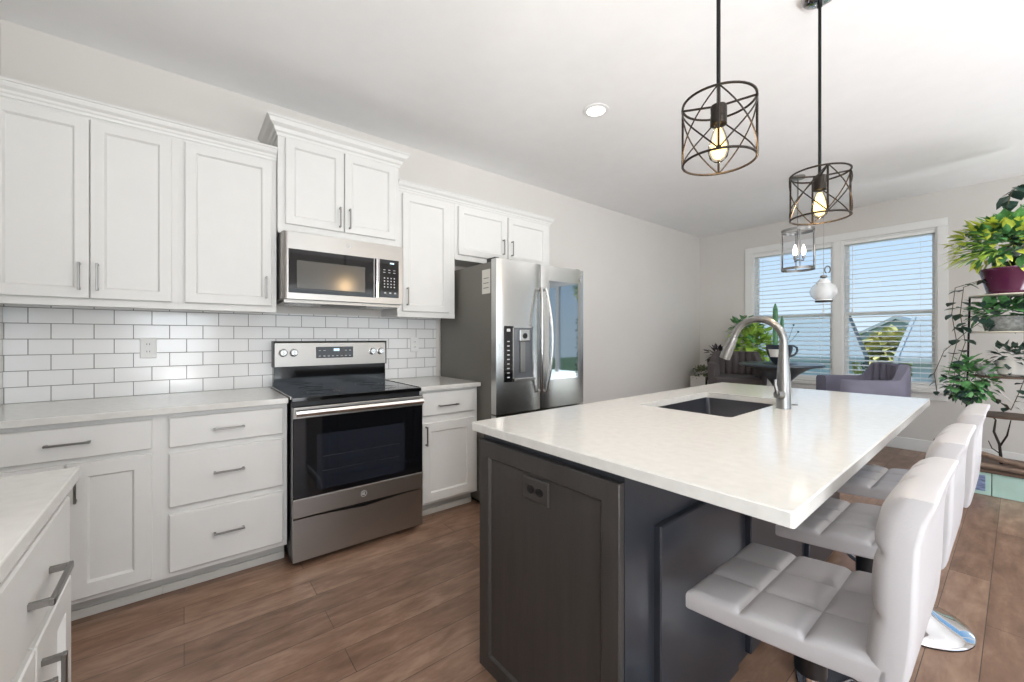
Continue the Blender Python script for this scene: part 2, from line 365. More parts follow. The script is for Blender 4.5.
# double-window casing
f = mapper('y', YB, -1)
g = G(f)
g.box(W1[0] - .09, W2[1] + .08, WZ1, WZ1 + .085, 0, .022, .003)
g.box(W1[0] - .09, W1[0], WZ0 - .02, WZ1, 0, .02, .003); g.box(W2[1], W2[1] + .08, WZ0 - .02, WZ1, 0, .02, .003)
g.box(W1[1], W2[0], WZ0 - .02, WZ1, 0, .018, .003)
g.box(W1[0] - .10, W2[1] + .09, WZ0 - .05, WZ0 - .015, 0, .05, .004)
g.box(W1[0] - .09, W2[1] + .08, WZ0 - .13, WZ0 - .05, 0, .018, .003)
struct('trim_1', g, 'trim', 'white casing around the double window')
for k, (a0, a1) in enumerate((W1, W2)):
    w = thing('window_%d' % (k + 1), 'white double-hung window, ' + ('left of the pair' if k == 0 else 'right of the pair'), 'window', ((a0 + a1) / 2, YB, WZ0), kind='structure')
    g = G()
    for (x0, x1, z0, z1) in ((a0, a0 + .018, WZ0, WZ1), (a1 - .018, a1, WZ0, WZ1), (a0 + .018, a1 - .018, WZ0, WZ0 + .03), (a0 + .018, a1 - .018, WZ1 - .02, WZ1)):
        g.box(x0, x1, YB - .002, YB + .12, z0, z1)
    g.build('window_frame', 'trim', w)
    zm = 1.53
    for nm, z0, z1, yy in (('upper_sash', zm - .02, WZ1 - .021, YB + .0905), ('lower_sash', WZ0 + .031, zm + .02, YB + .06)):
        g = G(); x0, x1 = a0 + .0185, a1 - .0185; q = .03
        g.box(x0, x0 + q, yy, yy + .03, z0, z1); g.box(x1 - q, x1, yy, yy + .03, z0, z1); g.box(x0 + q, x1 - q, yy, yy + .03, z0, z0 + q); g.box(x0 + q, x1 - q, yy, yy + .03, z1 - q, z1)
        sx = g.build(nm, 'trim', w)
        g = G(); g.box(x0 + q, x1 - q, yy + .012, yy + .016, z0 + q, z1 - q); g.build('pane', 'pane', sx)
    # blind
    b = thing('window_blind', 'white horizontal slat blind lowered in the ' + ('left' if k == 0 else 'right') + ' window', 'blind', ((a0 + a1) / 2, YB + .03, WZ1), group='white slat blinds')
    g = G(); g.box(a0 + .020, a1 - .020, YB + .001, YB + .055, WZ1 - .055, WZ1 - .021, .003); g.build('headrail', 'slat', b)
    g = G(); z = WZ1 - .075; pitch = .0575; tl = math.radians(14); hw = .024
    while z > WZ0 + .085:
        for s_ in (-1,):
            c, s2 = math.cos(tl) * hw, math.sin(tl) * hw
            y0, y1 = YB + .028 - c, YB + .028 + c
            g.rings([[(x, y0, z - s2 - .0012), (x, YB + .028, z + .001), (x, y1, z + s2 - .0012), (x, y1, z + s2 + .0012), (x, YB + .028, z + .0035), (x, y0, z - s2 + .0012)] for x in (a0 + .022, a1 - .022)])
        z -= pitch
    g.build('slats', 'slat', b)
    g = G(); g.box(a0 + .022, a1 - .022, YB + .006, YB + .05, WZ0 + .032, WZ0 + .055, .003); g.build('bottom_rail', 'slat', b)
    for xx in (a0 + .13, a1 - .13):
        g = G(); g.tube([(xx, YB + .002, WZ1 - .07), (xx, YB + .002, WZ0 + .05)], .0012, 5); g.build('ladder_cord', 'slat', b)
    g = G(); xx = a0 + .10 if k else a1 - .1; g.tube([(xx, YB - .006, WZ1 - .08), (xx, YB - .008, 1.55)], .003, 6); g.cyl((xx, YB - .008, 1.60), (xx, YB - .008, 1.53), .008, 8)
    g.build('tilt_cord', 'slat', b)
# baseboards
g = G(); g.box(0, 3.85, YB - .016, YB, 0, .13, .004); struct('baseboard_windows', g, 'trim', 'white baseboard under the windows')
g = G(); g.box(0, .016, 2.75, YB - .016, 0, .13, .004); struct('baseboard_cabinets', g, 'trim', 'white baseboard along the long grey wall')
# glass doors & side window frames, plus the added fill window
d = thing('door_2', 'white framed glass patio door in the window wall, past the plant stand', 'door', (4.85, YB, 0), kind='structure')
g = G()
for x0_, x1_ in ((DX0, DX0 + .08), (DX1 - .08, DX1), (4.80, 4.90)): g.box(x0_, x1_, YB + .03, YB + .09, 0, WZ1)
for x0_, x1_ in ((DX0 + .08, 4.80), (4.90, DX1 - .08)): g.box(x0_, x1_, YB + .03, YB + .09, WZ1 - .08, WZ1); g.box(x0_, x1_, YB + .03, YB + .09, 0, .08)
g.build('door_frame', 'trim', d)
for x0_, x1_ in ((DX0 + .08, 4.80), (4.90, DX1 - .08)):
    g = G(); g.box(x0_, x1_, YB + .05, YB + .056, .08, WZ1 - .08); g.build('pane', 'pane', d)

d = thing('window_4', 'unseen white framed window added in the left wall behind the camera for fill light', 'window', (4.8, YL, .45), kind='structure')  # unseen window, added to go with the rear fill lamp
g = G()
g.box(4.0, 4.06, YL - .08, YL - .02, .45, 2.25); g.box(5.54, 5.6, YL - .08, YL - .02, .45, 2.25); g.box(4.06, 5.54, YL - .08, YL - .02, .45, .51); g.box(4.06, 5.54, YL - .08, YL - .02, 2.19, 2.25)
g.build('window_frame', 'trim', d)
g = G(); g.box(4.06, 5.54, YL - .05, YL - .046, .51, 2.19); g.build('pane', 'pane', d)
d = thing('door_1', 'white framed sliding glass door in the right wall', 'door', (XR, 2.6, 0), kind='structure')
g = G()
g.box(XR + .02, XR + .09, .9, .97, 0, 2.2); g.box(XR + .02, XR + .09, 4.23, 4.3, 0, 2.2); g.box(XR + .02, XR + .09, .97, 4.23, 2.12, 2.2); g.box(XR + .02, XR + .09, .97, 4.23, 0, .06)
g.box(XR + .02, XR + .06, 2.54, 2.66, .06, 2.12)
g.build('door_frame', 'trim', d)
g = G(); g.box(XR + .04, XR + .046, .97, 2.54, .06, 2.12); g.build('pane', 'pane', d)
g = G(); g.box(XR + .05, XR + .056, 2.66, 4.23, .06, 2.12); g.build('pane', 'pane', d)
d = thing('window_3', 'white framed window in the right wall', 'window', (XR, -.1, .8), kind='structure')
g = G()
g.box(XR + .02, XR + .09, -.6, -.54, .8, 2.2); g.box(XR + .02, XR + .09, .34, .4, .8, 2.2); g.box(XR + .02, XR + .09, -.54, .34, 2.14, 2.2); g.box(XR + .02, XR + .09, -.54, .34, .8, .86)
g.build('window_frame', 'trim', d)
g = G(); g.box(XR + .04, XR + .046, -.54, .34, .86, 2.14); g.build('pane', 'pane', d)

# backsplash
CZ = .9155   # counter top height / first tile row
g = G(); g.box(.0005, .009, YL + .009, 1.672, 0, .49); o = g.build('backsplash', 'tiley'); o.location = (0, 0, CZ)
tag(o, 'white subway tile backsplash with grey grout behind the range', 'backsplash')
g = G(); g.box(.009, .62, YL + .0005, YL + .009, 0, .49); o = g.build('backsplash', 'tilex'); o.location = (0, 0, CZ)
tag(o, 'strip of white subway tile turning the corner at the far left edge', 'backsplash')

# ------------------------------------------------------------ outlets
def outlet(label, f, a, b, horiz=False, m='outlet', slot='slot', w=.072, h=.117):
    p0 = f((a, b, 0)); o = thing('electrical_outlet', label, 'outlet', p0)
    if horiz: w, h = h, w
    g = G(f); g.rings([rect(a - w / 2, a + w / 2, b - h / 2, b + h / 2, .0005), rect(a - w / 2, a + w / 2, b - h / 2, b + h / 2, .004), rect(a - w / 2, a + w / 2, b - h / 2, b + h / 2, .007, .004)])
    g.build('cover_plate', m, o)
    for s_ in (-1, 1):
        da, db = (s_ * .021, 0) if horiz else (0, s_ * .021)
        g = G(f); c = [(a + da + .0165 * math.cos(t) , b + db + .014 * math.sin(t)) for t in [2 * PI * i / 16 for i in range(16)]]
        g.rings([[(x, y, .007) for x, y in c], [(x, y, .0095) for x, y in c]]); r = g.build('receptacle', 'black' if m == 'darkin' else m, o)
        g = G(f)
        for dx in (-.006, .006): 
            if horiz: g.box(a + da - .004, a + da + .004, b + db + dx - .0012, b + db + dx + .0012, .0095, .0102)
            else: g.box(a + da + dx - .0012, a + da + dx + .0012, b + db - .003, b + db + .006, .0095, .0102)
        g.build('slots', slot, r)
    return o
outlet('white duplex outlet set in the tile left of the range', mapper('x', .009), -.159, 1.182)
outlet('white duplex outlet set in the tile right of the range', mapper('x', .009), 1.475, 1.185)
outlet('white outlet low on the wall behind the plant stand', mapper('y', YB, -1), 3.42, .43)

# ------------------------------------------------------------ counters
def counter(label, x0, x1, y0, y1, z1=CZ, t=.03):
    g = G(); g.box(x0, x1, y0, y1, z1 - t, z1, .003, 2); o = g.build('countertop', 'quartz'); tag(o, label, 'countertop'); return o
counter('white quartz countertop left of the range under the tile', .010, .648, YL + .010, .440)
counter('short white quartz countertop between range and fridge', .010, .648, 1.213, 1.699)
counter('white quartz countertop in the near left corner of the photo', 1.635, 3.9, YL + .001, -.205)

# ------------------------------------------------------------ base cabinets
FX = .60
fx = mapper('x', FX)
def base_cab(label, y0, y1):
    o = thing('base_cabinet', label, 'cabinet', (0, (y0 + y1) / 2, 0), group='white base cabinets')
    g = G(); g.box(.002, FX, y0, y1, .105, CZ - .031); g.build('body', 'cab', o)
    g = G(); g.box(.002, FX - .085, y0, y1, 0, .104); g.box(FX - .085, FX - .073, y0, y1, 0, .04, .003); g.build('toe_kick', 'toe', o)
    return o
o = base_cab('white base cabinet with one wide drawer over paneled doors, at far left', YL + .002, -.0832)
d = slab(fx, YL + .03, -.115, .728, .862).build('drawer', 'cab', o); pull(fx, -.379, .797, .02, .136, False).build('handle', 'nickel', d)
d = shaker(fx, -.385, -.115, .128, .706).build('door', 'cab', o); pull(fx, -.357, .61, .02, .13).build('handle', 'nickel', d)
d = shaker(fx, YL + .03, -.391, .128, .706).build('door', 'cab', o)
o = base_cab('white base cabinet with three stacked drawers left of the range', -.083, .441)
for z0, z1, zh in ((.722, .862, .79), (.44, .692, .575), (.132, .405, .273)):
    d = slab(fx, -.055, .420, z0, z1).build('drawer', 'cab', o); pull(fx, .178, zh, .02, .13, False).build('handle', 'nickel', d)
o = base_cab('narrow white base cabinet with drawer and door between range and fridge', 1.218, 1.694)
d = slab(fx, 1.245, 1.660, .712, .868).build('drawer', 'cab', o); pull(fx, 1.437, .775, .02, .15, False).build('handle', 'nickel', d)
d = shaker(fx, 1.245, 1.660, .125, .662).build('door', 'cab', o); pull(fx, 1.268, .58, .02, .13).build('handle', 'nickel', d)

# near-left block, faces +Y
fy = mapper('y', -.235)
o = thing('base_cabinet', 'white base cabinet with shaker fronts cropped at the bottom left corner', 'cabinet', (2.4, -.45, 0), group='white base cabinets')
g = G(); g.box(1.655, 3.86, YL + .002, -.235, .105, CZ - .031); g.build('body', 'cab', o)
g = G(); g.box(1.70, 3.86, YL + .002, -.30, 0, .104); g.build('toe_kick', 'toe', o)
for a0, a1 in ((1.685, 2.42), (2.45, 3.2)):
    d = slab(fy, a0, a1, .685, .858, .02).build('drawer', 'cab', o)
    pull(fy, (a0 + .27 if a0 < 2 else a0 + .3), .765, .02, .16, False, .007).build('handle', 'nickel', d)
for a0, a1, ah in ((1.685, 1.985, 1.95), (1.991, 2.42, 2.03), (2.45, 2.82, 2.78)):
    d = shaker(fy, a0, a1, .128, .668).build('door', 'cab', o); pull(fy, ah, .548, .022, .15, True, .007).build('handle', 'nickel', d)

# ------------------------------------------------------------ upper cabinets
UX = .315
def upper(label, y0, y1, z0, z1, doors, x=UX, handle=None):
    o = thing('wall_cabinet', label, 'cabinet', (0, (y0 + y1) / 2, z0), group='white upper cabinets')
    g = G(); g.box(.002 if z0 > 1.5 else .010, x, y0, y1, z0, z1); g.build('body', 'cab', o)
    g = G(); g.box(x, x + .004, y0 + .0, y1 - .0, z0 - .012, z0 + .02, .001); g.build('light_rail', 'cab', o)
    f_ = mapper('x', x)
    for (a0, a1, b0, b1, ha, hb) in doors:
        d = shaker(f_, a0, a1, b0, b1, .022, .048).build('door', 'cab', o)
        pull(f_, ha, hb, .02, .13).build('handle', 'nickel', d)
    return o
ZT = 2.318
upper('white upper cabinet with two tall doors at far left', YL + .010, -.0222, 1.405, ZT, [(YL + .03, -.3545, 1.43, 2.288, -.386, 1.532), (-.3505, -.05, 1.43, 2.288, -.325, 1.532)])
upper('white upper cabinet with one tall door left of the microwave', -.022, .434, 1.405, ZT, [(.003, .408, 1.43, 2.288, .378, 1.537)])
c3 = upper('tall white upper cabinet with two doors above the microwave', .437, 1.194, 1.885, 2.49, [(.475, .812, 1.93, 2.445, .785, 2.017), (.818, 1.165, 1.93, 2.445, .846, 2.017)], x=.345)
upper('white upper cabinet with one tall door right of the microwave', 1.198, 1.673, 1.405, ZT, [(1.232, 1.615, 1.435, 2.288, 1.262, 1.54)])
upper('short wide white upper cabinet with two doors above the fridge', 1.675, 2.715, 1.875, ZT, [(1.70, 2.180, 1.905, 2.288, 2.14, 2.017), (2.205, 2.665, 1.905, 2.288, 2.235, 2.017)])
def crown(xf, y0, y1, zb, prof, ret0, ret1, name, m='cab', parent=None):
    g = G(); loops = []
    for o_, z in prof:
        pts = []
        if ret0: pts += [(.001, y0 - o_, zb + z), (xf + o_, y0 - o_, zb + z)]
        else: pts += [(xf + o_, y0, zb + z)]
        if ret1: pts += [(xf + o_, y1 + o_, zb + z), (.001, y1 + o_, zb + z)]
        else: pts += [(xf + o_, y1, zb + z)]
        loops.append(pts)
    n = len(loops[0]); R = [[g.v(p) for p in l] for l in loops]
    for i in range(len(R)):
        A, B_ = R[i], R[(i + 1) % len(R)]
        for j in range(n - 1): g.face([A[j], A[j + 1], B_[j + 1], B_[j]])
    g.face([r[0] for r in R]); g.face([r[-1] for r in R][::-1])
    return g.build(name, m, parent)
prof = [(.001, .0), (.006, .0), (.009, .012), (.014, .018), (.016, .028), (.028, .040), (.034, .052), (.036, .058), (.042, .060), (.042, .070), (.001, .070)]
o = crown(UX, YL + .010, .434, ZT - .012, prof, False, False, 'crown_molding'); tag(o, 'white crown molding along the left upper cabinets', 'molding')
o = crown(UX, 1.196, 2.715, ZT - .012, prof, False, True, 'crown_molding'); tag(o, 'white crown molding above the door beside the microwave and the fridge cabinet', 'molding')
prof2 = [(.001, .0), (.006, .0), (.009, .018), (.018, .026), (.024, .045), (.044, .062), (.052, .078), (.056, .084), (.062, .086), (.062, .098), (.001, .098)]
crown(.345, .437, 1.194, 2.452, prof2, True, True, 'crown', parent=c3)

# ------------------------------------------------------------ microwave
mw = thing('microwave', 'stainless over-the-range microwave with black glass door', 'microwave', (0, .81, 1.455))
g = G(); g.box(.010, .398, .447, 1.188, 1.470, 1.872, .004); g.box(.03, .40, .46, 1.18, 1.452, 1.470); g.build('body', 'steelh', mw)
g = G()   # door face: curved at the left edge
prf = [(.398, .449), (.412, .450), (.424, .455), (.431, .464), (.434, .476), (.434, 1.186), (.398, 1.186)]
g.prism(prf, lambda p: (p[0], p[1], 1.472), lambda p: (p[0], p[1], 1.870)); g.build('front_panel', 'steelh', mw, smooth=True)
fm = mapper('x', .434)
g = G(fm); g.rings([rect(.478, .982, 1.508, 1.768, 0), rect(.478, .982, 1.508, 1.768, .003), rect(.478, .982, 1.508, 1.768, .004, .002)]); dr = g.build('door_glass', 'blackglass', mw)
g = G(fm); g.box(.522, .925, 1.538, 1.702, .004, .0046); g.build('window', 'mwwin', dr)
g = G(fm); g.box(1.024, 1.156, 1.514, 1.770, 0, .004); cp = g.build('control_panel', 'blackglass', mw)
for zz in (1.70, 1.683):
    for yy in (1.055, 1.09, 1.125): g = G(fm); g.box(yy - .008, yy + .006, zz - .002, zz + .002, .004, .0045); g.build('button', 'white_ink', cp)
for zz in (1.645, 1.625, 1.605, 1.585):
    for yy in (1.055, 1.078, 1.101, 1.124): g = G(fm); g.box(yy - .004, yy + .004, zz - .004, zz + .004, .004, .0045); g.build('button', 'white_ink', cp)
for yy in (1.06, 1.095, 1.13): g = G(fm); g.box(yy - .007, yy + .007, 1.54, 1.549, .004, .0045); g.build('button', 'white_ink', cp)
g = G(fm); g.box(1.093, 1.122, 1.742, 1.752, .004, .0045); g.build('display', 'lcd', cp)
g = G(fm)
g.prism([(.988, .003), (.988, .018), (.992, .026), (1.003, .030), (1.014, .026), (1.018, .018), (1.018, .003)], lambda p: (p[0], 1.508, p[1]), lambda p: (p[0], 1.768, p[1]))
g.build('handle', 'chrome', mw, smooth=True)
def emblem(f_, a, b, r, parent, m='white_ink'):
    g = G(f_); cs = [(math.cos(2 * PI * i / 24), math.sin(2 * PI * i / 24)) for i in range(24)]
    g.rings([[(a + c * r, b + s_ * r, .0002) for c, s_ in cs], [(a + c * r, b + s_ * r, .0022) for c, s_ in cs]])
    e_ = g.build('emblem', 'steel', parent)
    g = G(f_)
    g.tube([(a + c * r * .88, b + s_ * r * .88, .0026) for c, s_ in cs], r * .07, 5, closed=True)
    def arc(cx, cy, rr, t0, t1, n=10): return [(a + (cx + rr * math.cos(t0 + (t1 - t0) * i / n)) * r, b + (cy + rr * math.sin(t0 + (t1 - t0) * i / n)) * r, .0026) for i in range(n + 1)]
    g.tube(arc(-.3, 0, .3, .9, 2 * PI - .1) + [(a - .28 * r, b - .02 * r, .0026)], r * .06, 5)   # G
    g.tube(arc(.3, .16, .18, .6, PI * 1.5, 8), r * .06, 5); g.tube(arc(.3, -.18, .2, PI * .5, 2 * PI - .6, 8), r * .06, 5)  # E
    g.build('emblem_letters', m, e_)
emblem(fm, .822, 1.825, .012, mw)
g = G(); g.box(.24, .39, .70, .95, 1.4465, 1.452); g.build('vent_grille', 'black', mw)
for yy in (.49, 1.0):
    g = G(); g.box(.18, .38, yy, yy + .15, 1.447, 1.452, .002); g.build('grease_filter', 'steel', mw)

# ------------------------------------------------------------ range
R0, R1 = .450, 1.208
rg = thing('range_stove', 'stainless electric range with black glass oven door and smooth cooktop', 'stove', (0, .83, 0))
g = G(); g.box(.02, .655, R0 + .003, R1 - .003, .02, .895); g.build('body', 'black', rg)
g = G(); g.box(.02, .68, R0, R1, .893, .917, .003); g.build('cooktop', 'cook', rg)
for (bx, by, br) in ((.50, .64, .105), (.50, 1.02, .085), (.24, .64, .075), (.24, 1.02, .095)):
    g = G()
    for rr in (br, br * .72): g.tube([(bx + rr * math.cos(2 * PI * i / 40), by + rr * math.sin(2 * PI * i / 40), .9171) for i in range(40)], .0009, 4, closed=True)
    g.build('burner_ring', 'burner', rg)
for yy in (R0, R1): g = G(); g.box(.04, .655, yy - .004, yy + .004, .905, .921, .002); g.build('side_trim', 'steel', rg)
# backguard
g = G(); g.box(.015, .075, R0 + .005, R1 - .005, .915, 1.055, .003); g.build('backguard_base', 'cook', rg)
g = G(); g.prism([(.015, 1.05), (.092, 1.05), (.086, 1.205), (.078, 1.213), (.015, 1.213)], lambda p: (p[0], R0 + .006, p[1]), lambda p: (p[0], R1 - .006, p[1])); bgd = g.build('backguard', 'steelh', rg)
g = G()
for yy in (R0 + .002, R1 - .009): g.box(.013, .094, yy, yy + .007, 1.045, 1.217, .002)
g.box(.013, .094, R0 + .002, R1 - .002, 1.213, 1.218, .001)
g.build('backguard_edge', 'black', rg)
fb = mapper('x', .0905)
g = G(fb); g.rings([rect(.709, .957, 1.100, 1.178, -.004), rect(.709, .957, 1.100, 1.178, .001), rect(.709, .957, 1.100, 1.178, .002, .002)]); dp = g.build('display_panel', 'blackglass', bgd)
g = G(fb); g.box(.823, .862, 1.148, 1.166, .002, .0025); g.build('clock_display', 'lcd', dp)
for i in range(8): g = G(fb); g.box(.725 + i * .029, .739 + i * .029, 1.112, 1.117, .002, .0025); g.build('button', 'white_ink', dp)
for i in (0, 1, 6, 7): g = G(fb); g.box(.725 + i * .029, .739 + i * .029, 1.150, 1.154, .002, .0025); g.build('button', 'white_ink', dp)
for yy in (.507, .570, 1.098, 1.160):
    g = G(lambda p, yy=yy: Vector((.089 + p[2], yy + p[0], 1.142 + p[1])))
    cs = [(math.cos(2 * PI * i / 24), math.sin(2 * PI * i / 24)) for i in range(24)]
    g.rings([[(c * r, s_ * r, z) for c, s_ in cs] for r, z in ((.027, 0), (.027, .003), (.022, .005), (.021, .026), (.018, .029))])
    k = g.build('knob', 'steel', bgd, smooth=True)
    g = G(lambda p, yy=yy: Vector((.089 + p[2], yy + p[0], 1.142 + p[1]))); g.box(-.004, .004, -.020, .020, .028, .036, .002); g.build('knob_grip', 'steel', k)
# oven door
fo = mapper('x', .658)
g = G(fo); g.box(R0 + .002, R1 - .002, .372, .868, 0, .040, .004); od = g.build('oven_door', 'blackglass', rg)
g = G(fo); g.box(.571, 1.083, .402, .706, .040, .0408); g.build('oven_window', 'ovenwin', od)
g = G(fo)
for zz in (.50, .58): g.box(.60, 1.05, zz, zz + .003, .0408, .0411)
g.build('oven_rack', 'burner', od)
g = G(fo); g.box(R0 + .002, R1 - .002, .270, .371, 0, .042, .003); g.build('door_lower_panel', 'steelh', od)
g = G(fo); g.box(R0 + .002, R1 - .002, .806, .866, .040, .050, .003); g.build('door_top_band', 'steelh', od)
g = G(fo); g.prism([(.818, .065), (.822, .078), (.836, .084), (.850, .078), (.854, .065), (.836, .060)], lambda p: (R0 + .012, p[0], p[1]), lambda p: (R1 - .012, p[0], p[1]))
for yy in (R0 + .03, R1 - .05): g.box(yy, yy + .02, .826, .846, .048, .066)
g.build('handle', 'steel', od, smooth=True)
emblem(mapper('x', .700), .826, .322, .019, od)
g = G(fo); pts = [(R0 + .003, .262), (R0 + .12, .262), (.83, .246), (R1 - .12, .262), (R1 - .003, .262), (R1 - .003, .035), (R0 + .003, .035)]
g.prism(pts, lambda p: (p[0], p[1], 0), lambda p: (p[0], p[1], .040)); g.build('storage_drawer', 'steelh', rg)
for yy in (R0 + .03, R1 - .06): g = G(); g.box(.08, .62, yy, yy + .03, 0, .02); g.build('foot', 'black', rg)

# ------------------------------------------------------------ fridge
FY0, FY1, FXF = 1.702, 2.612, .842
fr = thing('refrigerator', 'stainless french-door fridge with water dispenser and glass panel', 'refrigerator', (0, 2.157, 0))
g = G(); g.box(.03, .765, FY0 + .004, FY1 - .004, .03, 1.785, .004); g.build('body', 'fside', fr)
FM = (FY0 + FY1) / 2 - .035
for nm, a0, a1, z0, z1 in (('door', FY0, FM - .003, .700, 1.80), ('door', FM + .003, FY1, .700, 1.80), ('freezer_drawer', FY0, FY1, .05, .690)):
    g = G()
    def bulge(y, a0=a0, a1=a1): 
        t = (y - a0) / (a1 - a0); return FXF - .012 * (abs(2 * t - 1)) ** 6
    n = 14; ys = [a0 + (a1 - a0) * (1 - math.cos(PI * i / n)) / 2 for i in range(n + 1)]
    poly = [(bulge(y), y) for y in ys] + [(.772, a1), (.772, a0)]
    g.prism(poly, lambda p: (p[0], p[1], z0), lambda p: (p[0], p[1], z1))
    o = g.build(nm, 'steel', fr, smooth=True)
    if a0 == FY0 and nm == 'door': dL = o
    elif nm == 'door': dR = o
    else: dF = o
def bow(y, s_, z0, z1, par):
    pts = []
    for i in range(17):
        t = i / 16; q = math.sin(PI * t)
        pts.append((FXF + .028 + .038 * q ** .8, y + s_ * .032 * q, z0 + (z1 - z0) * t))
    g = G(); g.tube([(FXF - .002, y, z0 + .01)] + pts + [(FXF - .002, y, z1 - .01)], .0115, 10); g.build('handle', 'steel', par, smooth=True)
bow(FM - .022, -1, .83, 1.615, dL); bow(FM + .022, 1, .83, 1.615, dR)
g = G(); g.tube([(FXF - .002, FY0 + .08, .60)] + [(FXF + .045, FY0 + .08 + (FY1 - FY0 - .16) * i / 8, .60) for i in range(9)] + [(FXF - .002, FY1 - .08, .60)], .011, 10); g.build('handle', 'steel', dF, smooth=True)
ff = mapper('x', FXF)
D0, D1 = FY0 + .062, FY0 + .335
g = G(ff); g.box(D0, D0 + .072, .925, 1.325, -.002, .004, .001); dp = g.build('dispenser_panel', 'blackglass', dL)
for i in range(9): g = G(ff); g.box(D0 + .024, D0 + .046, .955 + i * .032, .962 + i * .032, .004, .0045); g.build('panel_icon', 'white_ink', dp)
g = G(ff); g.box(D0 + .020, D0 + .052, 1.285, 1.305, .004, .0045); g.build('display', 'white_ink', dp)
g = G(ff)   # niche: frame proud of the door with a recessed-look cavity
a0, a1, b0, b1 = D0 + .074, D1, .945, 1.325
g.box(a0, a1, b1 - .012, b1, -.002, .006); g.box(a0, a0 + .008, b0, b1, -.002, .006); g.box(a1 - .008, a1, b0, b1, -.002, .006)
g.build('niche_frame', 'steel', dL)
g = G(ff); g.box(a0 + .008, a1 - .008, b0, b1 - .012, -.003, .002); g.build('niche_back', mat('niche_grey_metal', (120, 122, 126), .3, .8), dL)
g = G(ff); g.box(a0, a1, b0 - .02, b0 + .004, -.002, .028, .003); g.build('drip_tray', 'steel', dL)
g = G(ff); g.box(a0 + .045, a1 - .060, 1.215, 1.300, .002, .035, .006); nz = g.build('nozzle_housing', 'steel', dL)
g = G(lambda p: Vector((FXF + .035 + p[2], (a0 + a1) / 2 - .008 + p[0], 1.255 + p[1]))); cs = [(math.cos(2 * PI * i / 20), math.sin(2 * PI * i / 20)) for i in range(20)]
g.rings([[(c * r, s_ * r, z) for c, s_ in cs] for r, z in ((.020, 0), (.020, .004), (.012, .004), (.012, .001))]); g.build('nozzle_button', 'black', nz)
g = G(ff); g.box(a0 + .068, a1 - .085, .99, 1.215, .004, .012, .003); g.build('paddle', 'nickel', dL)
# mirrored glass panel in right door
g = G(ff); q0, q1 = FM + .085, FY1 - .085
g.box(q0, q1, .915, 1.685, -.002, .0035, .001); gl = g.build('glass_panel', 'fridgeglass', dR)
emblem(ff, FY1 - .05, 1.72, .012, dR)
g = G(); g.box(.70, .80, FY0 + .01, FY0 + .05, 1.785, 1.815, .004); g.box(.70, .80, FY1 - .05, FY1 - .01, 1.785, 1.815, .004); g.build('hinge_cover', 'black', fr)
g = G(); g.box(.655, .755, FY0 + .0015, FY0 + .0035, 1.56, 1.735); nt_ = g.build('paper_note', 'paper', fr); nt_['label'] = 'pale paper sheet on the fridge side'
g = G()
for i in range(3): g.box(.670 + i * .002, .738, FY0 + .001, FY0 + .0015, 1.60 + i * .035, 1.604 + i * .035)
g.build('note_lines', 'burner', nt_)
g = G(); g.box(.06, .74, FY0 + .03, FY1 - .03, 0, .03); g.build('base_grille', 'black', fr)

# ------------------------------------------------------------ island
IY0, IY1, IX0, IX1 = .875, 3.085, 1.775, 2.845
SX0, SX1, SY0, SY1 = 1.955, 2.385, 1.735, 2.455
isl = thing('kitchen_island', 'charcoal kitchen island base with paneled end and back', 'kitchen island', (2.17, 2, 0))
BX0, BX1, BY0, BY1 = 1.815, 2.452, .908, 3.04
g = G(); T = .02; zt = CZ - .032
g.box(BX0 + .02, BX1, BY0, BY0 + T, 0, zt); g.box(BX0 + .02, BX1, BY1 - T, BY1, 0, zt); g.box(BX0, BX0 + T, BY0, BY1, .1, zt); g.box(BX1 - T, BX1, BY0 + T, BY1 - T, 0, zt)
g.box(BX0 + T, BX1 - T, BY0 + T, BY1 - T, .1, .12)
g.build('carcass', 'navy', isl)
g = shaker(mapper('y', BY0, -1), BX0, BX1 - .002, .0, .856, .022, .058, .009); g.build('end_panel', 'dark', isl)
for (a0, a1) in ((1.05, 1.585), (1.70, 2.32), (2.44, 3.03)):
    g = slab(mapper('x', BX1), a0, a1, .02, .703, .022); g.build('back_panel', 'navy', isl)
for (a0, a1) in ((BY0 + .03, 1.65), (1.68, 2.50), (2.53, BY1 - .01)):
    d = shaker(mapper('x', BX0, -1), a0, a1, .13, .86, .02, .06).build('door', 'dark', isl); pull(mapper('x', BX0, -1), a1 - .04, .75, .02, .13).build('handle', 'nickel', d)
g = G()
for yy in (1.635, 2.38): g.box(BX1, BX1 + .25, yy, yy + .012, zt - .012, zt); g.box(BX1, BX1 + .012, yy, yy + .012, zt - .16, zt)
g.build('overhang_bracket', 'ironblack', isl)
iout = outlet('dark charcoal outlet near the top of the island end panel', mapper('y', BY0 - .013, -1), 2.125, .745, True, 'darkin', 'black', w=.075, h=.118)
# countertop with sink cut-out
g = G(); z0, z1 = CZ - .031, CZ
def rr(x0, x1, y0, y1, r, n=5):
    pts = []
    for cx, cy, a in ((x1 - r, y0 + r, -PI / 2), (x1 - r, y1 - r, 0), (x0 + r, y1 - r, PI / 2), (x0 + r, y0 + r, PI)):
        for i in range(n + 1): t = a + PI / 2 * i / n; pts.append((cx + r * math.cos(t), cy + r * math.sin(t)))
    return pts
outer = rr(IX0, IX1, IY0, IY1, .008, 5); hole = rr(SX0, SX1, SY0, SY1, .02, 5)
seq = []
A0 = [g.v((x, y, z0)) for x, y in outer]; A1 = [g.v((x, y, z1 - .003)) for x, y in outer]
oi = rr(IX0 + .003, IX1 - .003, IY0 + .003, IY1 - .003, .008, 5); A2 = [g.v((x, y, z1)) for x, y in oi]
H2 = [g.v((x, y, z1)) for x, y in hole]; H0 = [g.v((x, y, z0)) for x, y in hole]
n = len(A0)
